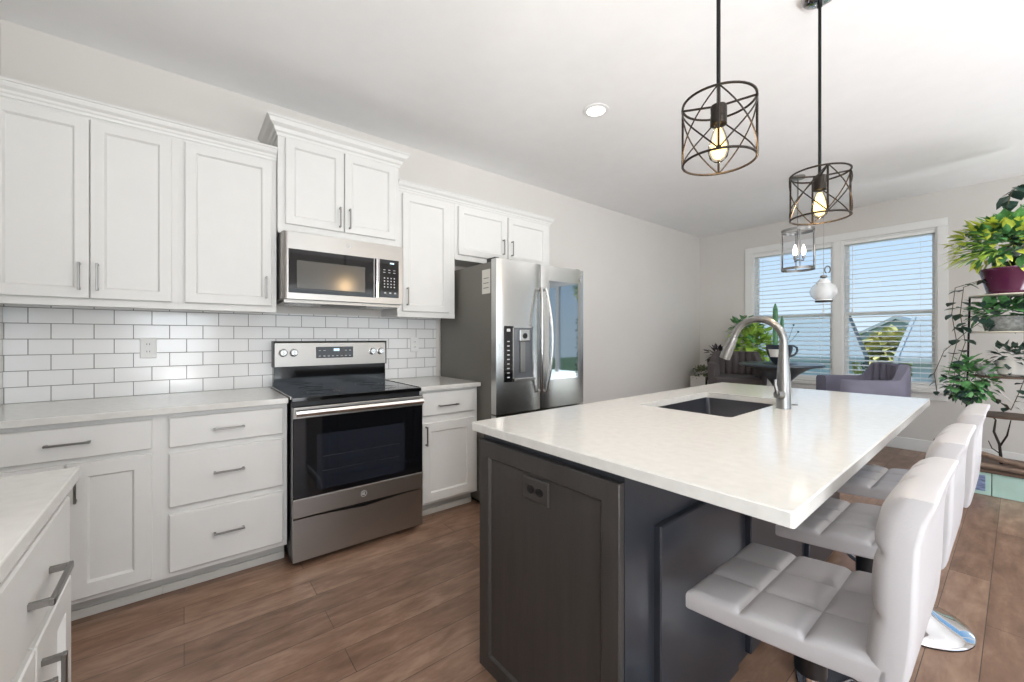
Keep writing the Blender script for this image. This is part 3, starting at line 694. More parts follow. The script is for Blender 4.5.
for P0, P1 in ((A0, A1), (A1, A2), (A2, H2), (H2, H0), (H0, A0)):
    for j in range(n): g.face([P0[j], P0[(j + 1) % n], P1[(j + 1) % n], P1[j]])
o = g.build('countertop', 'quartz'); itop = o; tag(o, 'large white quartz island countertop with sink opening and seating overhang', 'countertop')
# sink
sk = thing('kitchen_sink', 'undermount stainless sink basin set in the island countertop', 'sink', (2.17, 2.1, CZ - .22))
zt2 = CZ - .033
L1 = rr(SX0 - .02, SX1 + .02, SY0 - .02, SY1 + .02, .03); L2 = rr(SX0 - .004, SX1 + .004, SY0 - .004, SY1 + .004, .025)
L3 = rr(SX0 + .004, SX1 - .004, SY0 + .004, SY1 - .004, .03); L4 = rr(SX0 + .02, SX1 - .02, SY0 + .02, SY1 - .02, .04); L5 = rr(2.12, 2.22, 2.045, 2.145, .04)
g = G(); lo = [[(x, y, z) for x, y in l] for l, z in ((L1, zt2 - .003), (L1, zt2), (L2, zt2), (L3, zt2 - .16), (L4, zt2 - .185), (L5, zt2 - .19))]
g.rings(lo, cap0=False); g.build('basin', 'sink', sk, smooth=True)
g = G(); g.lathe([(.045, 0), (.045, .004), (.035, .004), (.03, .001)], (2.17, 2.095, zt2 - .189), 24); g.build('drain', 'chrome', sk, smooth=True)
g = G(); g.lathe([(.012, 0), (.014, .006), (.006, .014)], (1.99, 1.83, zt2 - .02)); g.box(1.975, 2.02, 1.825, 1.835, zt2 - .03, zt2 - .018)
g.build('rim_clip', 'chrome', sk, smooth=True)
# faucet
fc = thing('kitchen_faucet', 'tall brushed nickel gooseneck pull-down faucet beside the sink', 'faucet', (2.448, 2.146, CZ))
fxx, fyy = 2.448, 2.146
g = G(); g.lathe([(.030, .0005), (.030, .006), (.0285, .010), (.0285, .085), (.028, .13), (.024, .20), (.0190, .26), (.0170, .30)], (fxx, fyy, CZ), 24); g.build('body', 'nickel', fc, smooth=True)
pts = []; R_ = .109
for i in range(21):
    t = PI * i / 20 * .90; pts.append((fxx - R_ + R_ * math.cos(t), fyy - .0, CZ + .306 + R_ * math.sin(t)))
g = G(); g.tube([(fxx, fyy, CZ + .28)] + pts, .0165, 14); g.build('spout', 'nickel', fc, smooth=True)
e = Vector(pts[-1]); dv = (e - Vector(pts[-2])).normalized()
g = G(); g.tube([e, e + dv * .012, e + dv * .014, e + dv * .10, e + dv * .128], [.0165, .0168, .020, .0255, .025], 16); sh = g.build('spray_head', 'nickel', fc, smooth=True)
g = G(); g.tube([e + dv * .128, e + dv * .132], [.019, .018], 16); g.build('spray_face', 'black', sh)
g = G(); g.tube([(fxx, fyy - .02, CZ + .065), (fxx - .012, fyy - .052, CZ + .068)], [.018, .0165], 16); g.tube([(fxx - .010, fyy - .046, CZ + .070), (fxx - .016, fyy - .056, CZ + .11), (fxx - .016, fyy - .055, CZ + .135)], [.008, .007, .006], 10); g.build('lever_handle', 'nickel', fc, smooth=True)
g = G(); g.lathe([(.014, .0005), (.014, .003), (.006, .005)], (2.448, 2.30, CZ), 16); o = g.build('hole_cover', 'nickel'); tag(o, 'small round metal hole cover on the countertop beside the faucet', 'cover')

def turn(o, ang, px, py):
    m = Matrix.Translation((px, py, 0)) @ Matrix.Rotation(ang, 4, 'Z') @ Matrix.Translation((-px, -py, 0)) @ Matrix.Translation(o.location) @ Matrix.Rotation(o.rotation_euler.z, 4, 'Z')
    o.location = m.to_translation(); o.rotation_euler = m.to_euler()
for q_ in (isl, iout, itop, sk, fc, o): turn(q_, math.radians(.95), 2.31, 1.98)
# ------------------------------------------------------------ bar stools
def cushion(f, w, l, t, gx, gy, dep=.008, rd=.016):
    """tufted pad: local a 0..l, b -w/2..w/2, thickness t, seams at the fractions gx, gy; f maps (a,b,c)"""
    g = G(f)
    def grid(L_):
        e = rd / L_; pts = [0, e * .05, e * .2, e * .5, e]; m = 44
        mid = [e + (1 - 2 * e) * i / m for i in range(1, m)]
        return pts + mid + [1 - p for p in pts[::-1]]
    U, V_ = grid(l), grid(w)
    def rf(u, L_, r_):
        d = min(u, 1 - u) * L_ / r_
        return 1 if d >= 1 else math.sqrt(max(0, 1 - (1 - d) ** 2))
    def gro(u, fr, L_): return max([math.exp(-((u - q) * L_ / .0075) ** 2) for q in fr] + [0])
    def pil(u, fr):
        q = [0] + list(fr) + [1]
        for a_, b_ in zip(q, q[1:]):
            if a_ <= u <= b_: return math.sin(PI * (u - a_) / (b_ - a_)) ** .6
        return 0
    top, bot = [], []
    for u in U:
        rt, rb = [], []
        for v_ in V_:
            h = min(rf(u, l, rd), rf(v_, w, rd)); h2 = h
            z = t - rd * (1 - h) - dep * max(gro(u, gx, l), gro(v_, gy, w)) * h + .007 * pil(u, gx) * pil(v_, gy) - .003
            rt.append(g.v((u * l, (v_ - .5) * w, z))); rb.append(g.v((u * l, (v_ - .5) * w, .010 * (1 - h2))))
        top.append(rt); bot.append(rb)
    nu, nv = len(U) - 1, len(V_) - 1
    for A, flip in ((top, 0), (bot, 1)):
        for i in range(nu):
            for j in range(nv):
                q = [A[i][j], A[i + 1][j], A[i + 1][j + 1], A[i][j + 1]]; g.face(q[::-1] if flip else q)
    for i in range(nu):
        g.face([top[i][0], bot[i][0], bot[i + 1][0], top[i + 1][0]]); g.face([top[i][nv], top[i + 1][nv], bot[i + 1][nv], bot[i][nv]])
    for j in range(nv):
        g.face([top[0][j], top[0][j + 1], bot[0][j + 1], bot[0][j]]); g.face([top[nu][j], bot[nu][j], bot[nu][j + 1], top[nu][j + 1]])
    return g
def make_stool(loc):
    st = thing('bar_stool', '', 'stool', loc, group='pale grey faux leather bar stools')
    bx, by = loc[0], loc[1]
    # seat: front (toward island) at bx-.215, rises gently to the back
    def fs(p):
        a, b, c = p; u = a / .39
        return Vector((bx - .215 + a, by + b, .549 + c + .036 * u * u - .010 * (1 - u) ** 3))
    cushion(fs, .405, .385, .056, (1 / 3, 2 / 3), (1 / 3, 2 / 3), .008).build('seat', 'leather', st, smooth=True)
    # back: thick tufted pad, leaning slightly, profile from the photograph
    fro = [(.0, .136), (.055, .144), (.12, .149), (.20, .151), (.27, .154), (.32, .163), (.365, .180)]
    def offs(h):
        for (h0, x0), (h1, x1) in zip(fro, fro[1:]):
            if h <= h1: return x0 + (x1 - x0) * (h - h0) / (h1 - h0)
        return fro[-1][1]
    def fb_(p):
        a, b, c = p   # a up, b across, c toward seat
        s_ = 1 - .25 * 0
        edge = abs(b) / .2
        scal = -.010 * edge ** 3 * (a / .36)
        return Vector((bx + offs(a) + .062 - c, by + b, .600 + a + scal))
    cushion(fb_, .405, .365, .064, (1 / 3, 2 / 3), (1 / 3, 2 / 3), .008, .024).build('backrest', 'leather', st, smooth=True)
    g = G()
    prof_ = [(bx + .09, .574), (bx + .13, .577), (bx + .162, .584), (bx + .184, .597), (bx + .194, .612), (bx + .196, .65), (bx + .18, .665), (bx + .17, .62), (bx + .12, .60), (bx + .09, .595)]
    g.prism(prof_, lambda p: (p[0], by - .197, p[1]), lambda p: (p[0], by + .197, p[1]))
    bmesh.ops.bevel(g.bm, geom=g.bm.edges[:], offset=.008, segments=2, affect='EDGES')
    g.build('seat_roll', 'leather', st, smooth=True)
    g = G(); g.box(bx - .10, bx + .10, by - .10, by + .10, .538, .556, .004); g.build('mounting_plate', 'black', st)
    g = G(); g.lathe([(.030, 0), (.030, .27), (.024, .275)], (bx, by, .02), 24); g.lathe([(.017, 0), (.017, .26)], (bx, by, .28), 20); g.build('post', 'chrome', st, smooth=True)
    g = G(); g.lathe([(.034, 0), (.034, .12), (.030, .125)], (bx, by, .415), 20); g.build('lift_sleeve', 'black', st, smooth=True)
    g = G(); g.lathe([(.203, .004), (.205, .009), (.200, .016), (.16, .030), (.11, .050), (.07, .075), (.045, .10), (.034, .125), (.031, .15)], (bx, by, 0), 48); bs = g.build('base', 'chrome', st, smooth=True)
    g = G(); g.lathe([(.200, 0), (.204, .002), (.204, .006), (.200, .008)], (bx, by, 0), 48); g.build('rubber_ring', 'rubber', bs)
    g = G(); pts = []
    for i in range(25):
        t = PI / 2 + PI * i / 24; pts.append((bx - .06 + .14 * math.cos(t) * 1.0, by + .13 * math.sin(t), .22))
    g.tube([(bx, by + .03, .22)] + [(bx - .02, by + .13, .22)] + pts + [(bx - .02, by - .13, .22), (bx, by - .03, .22)], .010, 10); g.build('footrest', 'chrome', st, smooth=True)
    g = G(); g.tube([(bx + .03, by + .05, .548), (bx + .06, by + .19, .545), (bx + .065, by + .22, .545)], .005, 8); g.build('lift_lever', 'chrome', st, smooth=True)
    return st
s1 = make_stool((2.80, 1.212, 0)); s1['label'] = 'pale grey tufted bar stool nearest the camera, with its whole seat in view'
s2 = copy_tree(s1); s2.location = (2.80, 1.83, 0); s2['label'] = 'middle pale grey tufted bar stool under the island overhang'
s3 = copy_tree(s1); s3.location = (2.81, 2.50, 0); s3['label'] = 'pale grey tufted bar stool farthest from the camera, by the window end'

# ------------------------------------------------------------ pendants
def wire(g, pts, r=.0035, closed=False): g.tube(pts, r, 6, closed=closed)
def make_pendant(loc, zb, H_=.215, R_=.112, rot=0.0):
    x, y = loc
    pd = thing('pendant_light', '', 'pendant light', (x, y, CEIL), group='cage pendants over the island')
    zt_ = zb + H_
    g = G(); g.lathe([(.068, -.001), (.068, -.018), (.060, -.024), (.012, -.026)], (x, y, CEIL), 32); cn = g.build('canopy', 'chrome', pd, smooth=True)
    g = G()
    for a in (.6, .6 + PI): g.lathe([(.006, -.034), (.006, -.018)], (x + .045 * math.cos(a), y + .045 * math.sin(a), CEIL), 10)
    g.build('screw', 'black', cn)
    g = G(); g.cyl((x, y, CEIL - .02), (x, y, zt_ - .02), .0065, 12); g.cyl((x, y, CEIL - .024), (x, y, CEIL - .06), .010, 12); g.build('stem', 'ironblack', pd, smooth=True)
    g = G(); n = 40
    for zz in (zb, zt_): wire(g, [(x + R_ * math.cos(2 * PI * i / n), y + R_ * math.sin(2 * PI * i / n), zz) for i in range(n)], .0042, True)
    for k in range(4):
        a = rot + k * PI / 2; c, s_ = math.cos(a), math.sin(a)
        g.box_ = None
        wire(g, [(x + R_ * c, y + R_ * s_, zb), (x + R_ * c, y + R_ * s_, zt_)], .0042)
        for up in (0, 1):
            wire(g, [(x + (R_ + .002) * math.cos(a + PI / 2 * i / 12), y + (R_ + .002) * math.sin(a + PI / 2 * i / 12), (zb + H_ * i / 12) if up else (zt_ - H_ * i / 12)) for i in range(13)], .0026)
    g.build('cage', 'iron', pd, smooth=True)
    g = G()
    for k in range(4):
        a = rot + k * PI / 2; wire(g, [(x, y, zt_ - .012), (x + R_ * math.cos(a), y + R_ * math.sin(a), zt_ - .002)], .004)
    g.build('spider', 'iron', pd, smooth=True)
    g = G(); g.lathe([(.010, 0), (.024, -.006), (.026, -.012), (.026, -.07), (.022, -.072)], (x, y, zt_ - .005), 24); g.build('socket', 'iron', pd, smooth=True)
    zc = zt_ - .078
    g = G(); g.lathe([(.013, 0), (.015, -.012), (.022, -.032), (.031, -.065), (.033, -.085), (.027, -.108), (.012, -.122), (.003, -.125)], (x, y, zc), 24, cap0=False); bl = g.build('bulb', 'bulbglass', pd, smooth=True)
    g = G(); g.lathe([(.008, -.010), (.016, -.032), (.023, -.065), (.024, -.085), (.017, -.105), (.004, -.114)], (x, y, zc), 16); g.build('bulb_glow', 'glowbulb', bl, smooth=True)
    l = bpy.data.lights.new('pendant_bulb', 'POINT'); l.energy = 5; l.color = (1, .68, .36); l.shadow_soft_size = .02
    lo = bpy.data.objects.new('pendant_bulb', l); COL.objects.link(lo); lo.location = (x, y, zc - .14)
    return pd
p = make_pendant((2.488, 1.407), 1.835, .200, .112, rot=math.atan2(-1.407, .6375)); p['label'] = 'larger-looking wire cage pendant with an amber bulb, nearest the camera'
p = make_pendant((2.557, 2.247), 1.785, .200, .112, rot=math.atan2(-2.247, .568) + .25); p['label'] = 'wire cage pendant with an amber bulb, the farther one over the island'

# clear lantern over the dining table
x, y = 1.78, 4.63
lt = thing('lantern_light', 'round clear glass lantern with thin metal rings over the pub table', 'pendant light', (x, y, CEIL))
zb, zt_, R_ = 1.905, 2.275, .132
g = G(); g.lathe([(.06, -.001), (.06, -.02), (.01, -.024)], (x, y, CEIL), 24); g.build('canopy', 'nickel', lt, smooth=True)
g = G(); g.cyl((x, y, CEIL - .02), (x, y, zt_ - .26), .007, 10); g.build('stem', 'nickel', lt, smooth=True)
g = G()
for zz in (zb, zt_): g.lathe([(R_, -.012), (R_ + .005, -.012), (R_ + .005, .012), (R_, .012), (R_, -.012)], (x, y, zz), 40, False, False)
for k in range(4):
    a = .4 + k * PI / 2; g.cyl((x + R_ * math.cos(a), y + R_ * math.sin(a), zb), (x + R_ * math.cos(a), y + R_ * math.sin(a), zt_), .0055, 8)
    g.cyl((x, y, zt_ - .004), (x + R_ * math.cos(a), y + R_ * math.sin(a), zt_ - .004), .004, 8)
g.build('frame', 'nickel', lt, smooth=True)
g = G(); g.lathe([(R_ - .004, 0), (R_ - .004, zt_ - zb)], (x, y, zb), 40, False, False); g.build('glass_cylinder', 'lampglass', lt, smooth=True)
for k in range(3):
    a = .3 + k * 2 * PI / 3; bx, by = x + .045 * math.cos(a), y + .045 * math.sin(a)
    g = G(); g.tube([(x, y, zb + .09), (bx, by, zb + .08), (bx, by, zb + .12)], .007, 8); g.lathe([(.012, 0), (.014, .03)], (bx, by, zb + .10), 12); ar = g.build('lamp_arm', 'nickel', lt, smooth=True)
    g = G(); g.lathe([(.010, 0), (.019, .03), (.019, .05), (.012, .08), (.003, .105)], (bx, by, zb + .13), 14); g.build('bulb', 'glowwhite', ar, smooth=True)
# white hanging glass ornament in front of the window post
x, y = 1.93, 4.85; zz = 1.60
hp = thing('hanging_globe', 'small milky glass globe hanging in front of the window post', 'ornament', (x, y, 2.2))
g = G(); g.tube([(x, y, CEIL - .001), (x, y, 1.845)], .0012, 5); g.tube([(x + .03 + .022 * math.cos(t), y, 1.90 + .035 * math.sin(t)) for t in [i * PI / 8 for i in range(-3, 12)]], .005, 6); g.build('hook', 'nickel', hp, smooth=True)
g = G(); g.lathe([(.012, .02), (.03, .03), (.028, .045), (.012, .05)], (x, y, zz + .20), 20); g.build('cap', 'nickel', hp, smooth=True)
g = G(); g.lathe([(.062, 0), (.066, .004), (.066, .13), (.058, .18), (.03, .215)], (x, y, zz), 24); g.build('inner_cylinder', 'hang', hp, smooth=True)
g = G(); g.sphere((x, y, zz + .09), .112, (1, 1, .86), 24, 14); g.build('globe', 'frost', hp, smooth=True)
g = G(); g.lathe([(.066, -.008), (.07, -.006), (.07, .004), (.066, .004)], (x, y, zz - .004), 24); g.build('base_ring', 'iron', hp, smooth=True)

# recessed lights
def recessed(x, y, label=None):
    g = G(); g.lathe([(.085, -.001), (.085, -.006), (.062, -.010), (.062, -.004)], (x, y, CEIL), 36, True, False)
    o = g.build('recessed_light', 'trim'); o.location = (0, 0, 0); tag(o, label, 'ceiling light')
    g = G(); g.lathe([(.061, -.0072), (.055, -.0095)], (x, y, CEIL), 30); g.build('lens', 'downlight', o, base=(0, 0, 0))
    spot_down('recessed_lamp', x, y, 2.5)
recessed(1.308, 2.198, 'round recessed ceiling light left of the pendants')
for (x, y) in ((3.9, 1.0), (3.9, 2.9), (3.9, 4.9)):
    spot_down('recessed_lamp', x, y, 9)

# ------------------------------------------------------------ foliage helpers
def leaf(g, p, d, up, L, w, fold=.25, droop=.3):
    d = d.normalized(); s_ = d.cross(up)
    if s_.length < 1e-3: s_ = Vector((1, 0, 0))
    s_.normalize(); n = s_.cross(d)
    A = g.bm.verts.new(p); q = lambda a, b, c: g.bm.verts.new(p + d * a * L + s_ * b * w + n * c * L)
    m1 = q(.35, 0, -.02); l1 = q(.3, .5, fold * .15); r1 = q(.3, -.5, fold * .15)
    m2 = q(.7, 0, -droop * .3); l2 = q(.65, .38, fold * .1 - droop * .25); r2 = q(.65, -.38, fold * .1 - droop * .25); t = q(1, 0, -droop * .7)
    for f_ in ((A, m1, l1), (A, r1, m1), (m1, m2, l2, l1), (m1, r1, r2, m2), (m2, t, l2), (m2, r2, t)): g.face(list(f_))
def rnd(a, b): return random.uniform(a, b)
def bush(c, rad, n, L, w, up_bias=.3, mb='leafmid', name='foliage', parent=None, scale=(1, 1, 1), inner=.2):
    g = G()
    for _ in range(n):
        v_ = Vector((random.gauss(0, 1), random.gauss(0, 1), random.gauss(0, 1) + up_bias)).normalized()
        r = rnd(inner, 1) ** .6
        p = Vector(c) + Vector((v_.x * rad * scale[0] * r, v_.y * rad * scale[1] * r, v_.z * rad * scale[2] * r))
        d = (v_ + Vector((rnd(-.6, .6), rnd(-.6, .6), rnd(-.5, .5)))).normalized()
        leaf(g, p, d, Vector((rnd(-.3, .3), rnd(-.3, .3), 1)), L * rnd(.6, 1.2), w * rnd(.7, 1.2))
    return g.build(name, mb, parent)
def vine(pts, nleaf, L, w, stem_par, mleaf='leafdark', r=.003):
    g = G(); g.tube(pts, r, 5); g.build('vine_stem', 'stem', stem_par, smooth=True)
    g = G(); P = [Vector(p) for p in pts]
    for i in range(nleaf):
        t = (i + .5) / nleaf * (len(P) - 1); k = min(int(t), len(P) - 2); p = P[k].lerp(P[k + 1], t - k)
        a = rnd(0, 2 * PI); d = Vector((math.cos(a), math.sin(a), rnd(-.9, .1)))
        leaf(g, p, d, Vector((0, 0, 1)), L * rnd(.7, 1.15), w * rnd(.8, 1.1))
    return g.build('vine_leaves', mleaf, stem_par)

# ------------------------------------------------------------ pub table, chairs, plants by the window
tx, ty = 1.55, 4.87
t_ = thing('pub_table', 'tall round dark pub table with a flared pedestal by the window', 'table', (tx, ty, 0))
g = G(); g.lathe([(.37, 0), (.38, .008), (.38, .022), (.375, .026)], (tx, ty, .945), 48); g.build('tabletop', 'table', t_, smooth=True)
g = G(); g.lathe([(.035, 0), (.05, .05), (.09, .12), (.16, .20), (.25, .26), (.33, .285)], (tx, ty, .66), 40); g.build('flared_support', 'table', t_, smooth=True)
g = G(); g.cyl((tx, ty, .03), (tx, ty, .68), .034, 20); g.build('pedestal', 'chrome', t_, smooth=True)
g = G(); g.lathe([(.27, 0), (.27, .012), (.10, .03), (.04, .05)], (tx, ty, 0), 40); g.build('base', 'table', t_, smooth=True)
cx_, cy_ = tx - .0, ty - .02; zt3 = .972
cp = thing('cactus_planter', 'dark teacup-shaped planter with a tall thin cactus on the pub table', 'planter', (cx_, cy_, zt3))
g = G(); g.lathe([(.16, .012), (.155, .016), (.06, .006), (.05, 0)][::-1], (cx_, cy_, zt3), 36); g.build('saucer', 'cup', cp, smooth=True)
g = G(); g.lathe([(.055, .012), (.075, .03), (.10, .08), (.118, .15), (.122, .195), (.116, .195), (.108, .16), (.09, .12)], (cx_, cy_, zt3), 36); cu = g.build('cup', 'cup', cp, smooth=True)
g = G()
dirr = Vector((.6263, .7796, 0)); 
g.tube([Vector((cx_, cy_, zt3)) + dirr * a + Vector((0, 0, b)) for a, b in ((.112, .17), (.15, .185), (.185, .165), (.19, .13), (.16, .09), (.105, .07))], .010, 10); g.build('handle', 'cup', cu, smooth=True)
# white band on cup
fd = Vector((-.7796, .6263, 0)) * -1; g = G()
def cuppt(ang, z, e=.0015):
    r = .10 + (.118 - .10) * (z - .08) / .07 + e; a0_ = math.atan2(fd.y, fd.x) + ang
    return (cx_ + r * math.cos(a0_), cy_ + r * math.sin(a0_), zt3 + z)
nb = 14; lo = [[cuppt(-1.5 + 1.3 * i / nb, z) for i in range(nb + 1)] for z in (.07, .15)]
R2 = [[g.v(p) for p in l] for l in lo]
for i in range(nb): g.face([R2[0][i], R2[0][i + 1], R2[1][i + 1], R2[1][i]])
lb = g.build('white_label', 'potwhite', cu)
g = G(); g.lathe([(.085, .15), (.107, .16)], (cx_, cy_, zt3), 24); g.build('soil', 'soil', cp)
def cact(px, py, z0, z1, r, par):
    g = G(); n = 16; lo = []
    for k in range(9):
        t = k / 8; rr_ = r * (1 if t < .8 else math.sqrt(max(.05, 1 - ((t - .8) / .2) ** 2)))
        lo.append([(px + rr_ * (1 + .12 * (j % 2)) * math.cos(2 * PI * j / n), py + rr_ * (1 + .12 * (j % 2)) * math.sin(2 * PI * j / n), z0 + (z1 - z0) * t) for j in range(n)])
    g.rings(lo); return g.build('cactus_stem', 'cactus', par)
cact(cx_ - .03, cy_ - .02, zt3 + .155, 1.60, .021, cp); cact(cx_ + .02, cy_ + .015, zt3 + .155, 1.47, .014, cp)
g = G()
for a, b in ((.05, .10), (.09, .03)): g.tube([(cx_ + .03, cy_, zt3 + .155), (cx_ + .03 + a, cy_ + .02, zt3 + .26), (cx_ + .07 + a, cy_ + .03, zt3 + .30 + b)], .002, 5); g.sphere((cx_ + .07 + a, cy_ + .03, zt3 + .30 + b), .010, (1, 1, 1), 8, 6)
g.build('flower_stalk', 'leafdark', cp)

def make_chair(loc, rz, label, m, seat_z=.66, arm_z=.86, back_z=.97, pillows=False, name='counter_chair'):
    """barrel chair, local front = +X"""
    ch = thing(name, label, 'chair', loc, group='velvet barrel chairs at the pub table', rz=0)
    lx, ly = loc[0], loc[1]
    def f_(p): return Vector((lx + p[0], ly + p[1], p[2]))
    # shell: U wall, height rises from the arms to the back
    g = G(f_); n = 36; lo = []
    for i in range(n + 1):
        t = i / n; a = math.radians(-140 + 280 * t) + PI   # centre at the back (-X)
        ex = abs(2 * t - 1)
        h = back_z - (back_z - arm_z) * min(1, max(0, (ex - .33) / .18))
        ro, ri = .31, .235
        sup = lambda r, a: (r * math.copysign(abs(math.cos(a)) ** .6, math.cos(a)), r * math.copysign(abs(math.sin(a)) ** .6, math.sin(a)))
        ox, oy = sup(ro, a); ix, iy = sup(ri, a)
        lo.append([(ox * .97, oy * .97, seat_z - .16), (ox, oy, seat_z), (ox, oy, h - .02), (ox * .97, oy * .97, h), (ix * 1.04, iy * 1.04, h), (ix, iy, h - .02), (ix, iy, seat_z - .16)])
    g.rings(lo); g.build('shell', m, ch, smooth=True)
    g = G(f_)
    for k in range(5):
        yy = -.15 + k * .075
        g.tube([(-.235 + .35 * abs(yy) ** 1.3, yy, seat_z + .02), (-.255 + .35 * abs(yy) ** 1.3, yy, (seat_z + back_z) / 2), (-.255 + .35 * abs(yy) ** 1.3, yy, back_z - .01)], [.032, .042, .036], 10)
    g.build('channel_back', m, ch, smooth=True)
    g = G(f_); g.box(-.22, .31, -.235, .235, seat_z - .10, seat_z + .02, .03, 3); g.build('seat_cushion', m, ch, smooth=True)
    g = G(f_); g.cyl((0, 0, .03), (0, 0, seat_z - .12), .03, 16); g.lathe([(.22, 0), (.22, .01), (.06, .03), (.03, .04)], (0, 0, 0), 32); g.build('pedestal', 'chrome', ch, smooth=True)
    if pillows:
        g = G(f_); g.box(-.20, -.10, -.20, .02, seat_z + .03, seat_z + .25, .03, 3); g.build('back_pillow', m, ch, smooth=True)
    ch.rotation_euler = (0, 0, rz); return ch
make_chair((2.17, 5.02, 0), math.atan2(-.60, -.80), 'slate grey velvet barrel chair right of the pub table', 'velvet', .66, .86, 1.0)
make_chair((.98, 5.20, 0), math.atan2(-.90, .42), 'charcoal velvet barrel chair left of the pub table, seat in view', 'velvetdark', .77, .94, 1.07)

# pothos on a stand in the corner
x, y = .88, 5.95
pt = thing('potted_pothos', 'bushy bright green potted plant standing behind the left chair', 'plant', (x, y, 0))
g = G()
for a in (.3, .3 + 2 * PI / 3, .3 + 4 * PI / 3): g.cyl((x + .14 * math.cos(a), y + .14 * math.sin(a), 0), (x + .09 * math.cos(a), y + .09 * math.sin(a), .66), .010, 8)
g.lathe([(.15, 0), (.15, .02)], (x, y, .65), 24); g.build('stand', 'wood_stand', pt)
g = G(); g.lathe([(.09, 0), (.12, .16), (.125, .17), (.115, .17)], (x, y, .671), 24); g.build('pot', 'potwhite', pt, smooth=True)
bush((x, y, 1.10), .30, 420, .10, .075, .2, 'leafbright', 'foliage', pt, (1, .8, .95))
bush((x - .10, y, 1.32), .2, 120, .10, .07, .4, 'leafmid', 'upper_foliage', pt, (1.0, .8, .9))
# purple-leaved plant behind the left chair
x, y = .50, 5.75
pp = thing('purple_plant', 'small dark purple-leaved plant behind the left chair', 'plant', (x, y, 0))
g = G(); g.lathe([(.10, 0), (.13, .25), (.12, .25)], (x, y, .70), 20); g.box(x - .11, x + .11, y - .11, y + .11, .66, .699)
for a in (-1, 1):
    for b_ in (-1, 1): g.box(x + a * .10 - .01, x + a * .10 + .01, y + b_ * .10 - .01, y + b_ * .10 + .01, 0, .66)
g.build('pot_stand', 'iron', pp)
bush((x, y, .98), .13, 90, .08, .05, .3, 'leafpurple', 'foliage', pp)
# white cube pot on a small stand
x, y = .20, 5.93
st = thing('plant_stand', 'low black plant stand in the window corner', 'stand', (x, y, 0))
g = G(); g.box(x - .15, x + .15, y - .15, y + .15, .44, .465, .003); g.build('top', 'iron', st)
for a in (-1, 1):
    for b_ in (-1, 1): g = G(); g.box(x + a * .13 - .012, x + a * .13 + .012, y + b_ * .13 - .012, y + b_ * .13 + .012, 0, .44); g.build('leg', 'iron', st)
sp = thing('succulent_pot', 'olive succulent in a white cube pot in the window corner', 'plant', (x, y, .465))
g = G(); q = .115
def sq(s_, z): return [(x - s_, y - s_, z), (x + s_, y - s_, z), (x + s_, y + s_, z), (x - s_, y + s_, z)]
g.rings([sq(q * .92, .466), sq(q, .48), sq(q, .68), sq(q - .012, .68), sq(q - .014, .65)]); g.build('pot', 'potwhite', sp)
bush((x, y, .72), .15, 160, .055, .035, .6, 'succ', 'succulent', sp, (1, 1, .7))

# ------------------------------------------------------------ plant stand at right
x, y = 3.06, 5.33
ps = thing('tiered_plant_stand', 'tall five-tier dark metal plant stand right of the window', 'plant stand', (x, y, 0))
Rz = [.20, .60, .925, 1.295, 1.600]
g = G()
for (dx, dy) in ((-.21, .05), (.09, .12), (.21, -.02), (.09, -.19)):
    g.cyl((x + dx * 1.15, y + dy * 1.15, 0), (x + dx, y + dy, 1.60), .007, 8)
g.build('frame', 'ironblack', ps, smooth=True)
for i, zz in enumerate(Rz):
    g = G(); g.lathe([(.20, 0), (.215, .004), (.215, .012), (.20, .014)], (x, y, zz - .014), 32); g.build('tier_shelf', 'plate' if i >= 3 else 'wood_stand', ps, smooth=True)
# 1: purple pot
def potplant(cx_, cy_, z, label, prof_, mp, nm='potted_plant'):
    o = thing(nm, label, 'plant', (cx_, cy_, z)); g = G(); g.lathe(prof_, (cx_, cy_, z + .001), 32); g.build('pot', mp, o, smooth=True)
    return o
a = potplant(x + .02, y, 1.60, 'bushy yellow-green plant in a glossy plum pot on the top tier', [(.14, 0), (.145, .012), (.135, .02), (.175, .19), (.182, .20), (.182, .215), (.165, .215), (.16, .19)], 'potpurple')
bush((x + .02, y, 2.03), .22, 380, .12, .05, .6, 'leafmid', 'foliage', a, (1.25, 1.1, .85))
bush((x - .04, y - .06, 2.01), .23, 230, .11, .055, .5, 'leaflime', 'lime_foliage', a, (1.2, .8, .8), .6)
g = G()
for i in range(26):
    an = rnd(2.4, 4.6); d = Vector((math.cos(an), math.sin(an), rnd(-.1, .7))); leaf(g, Vector((x, y, 1.93)) + d * .12, d, Vector((0, 0, 1)), rnd(.2, .34), .03, .1, .5)
g.build('long_leaves', 'leafbright', a)
# 2: grey bowl
a = potplant(x, y, 1.295, 'trailing green plant in a mottled grey stone bowl on the second tier', [(.10, 0), (.13, .03), (.145, .11), (.148, .12), (.135, .12), (.13, .10)], 'potgrey')
bush((x - .02, y, 1.45), .17, 200, .085, .05, .3, 'leafmid', 'foliage', a, (1.2, 1, .6))
bush((x - .05, y, 1.44), .22, 90, .08, .055, .2, 'leafdark', 'dark_foliage', a, (1.2, 1, .7))
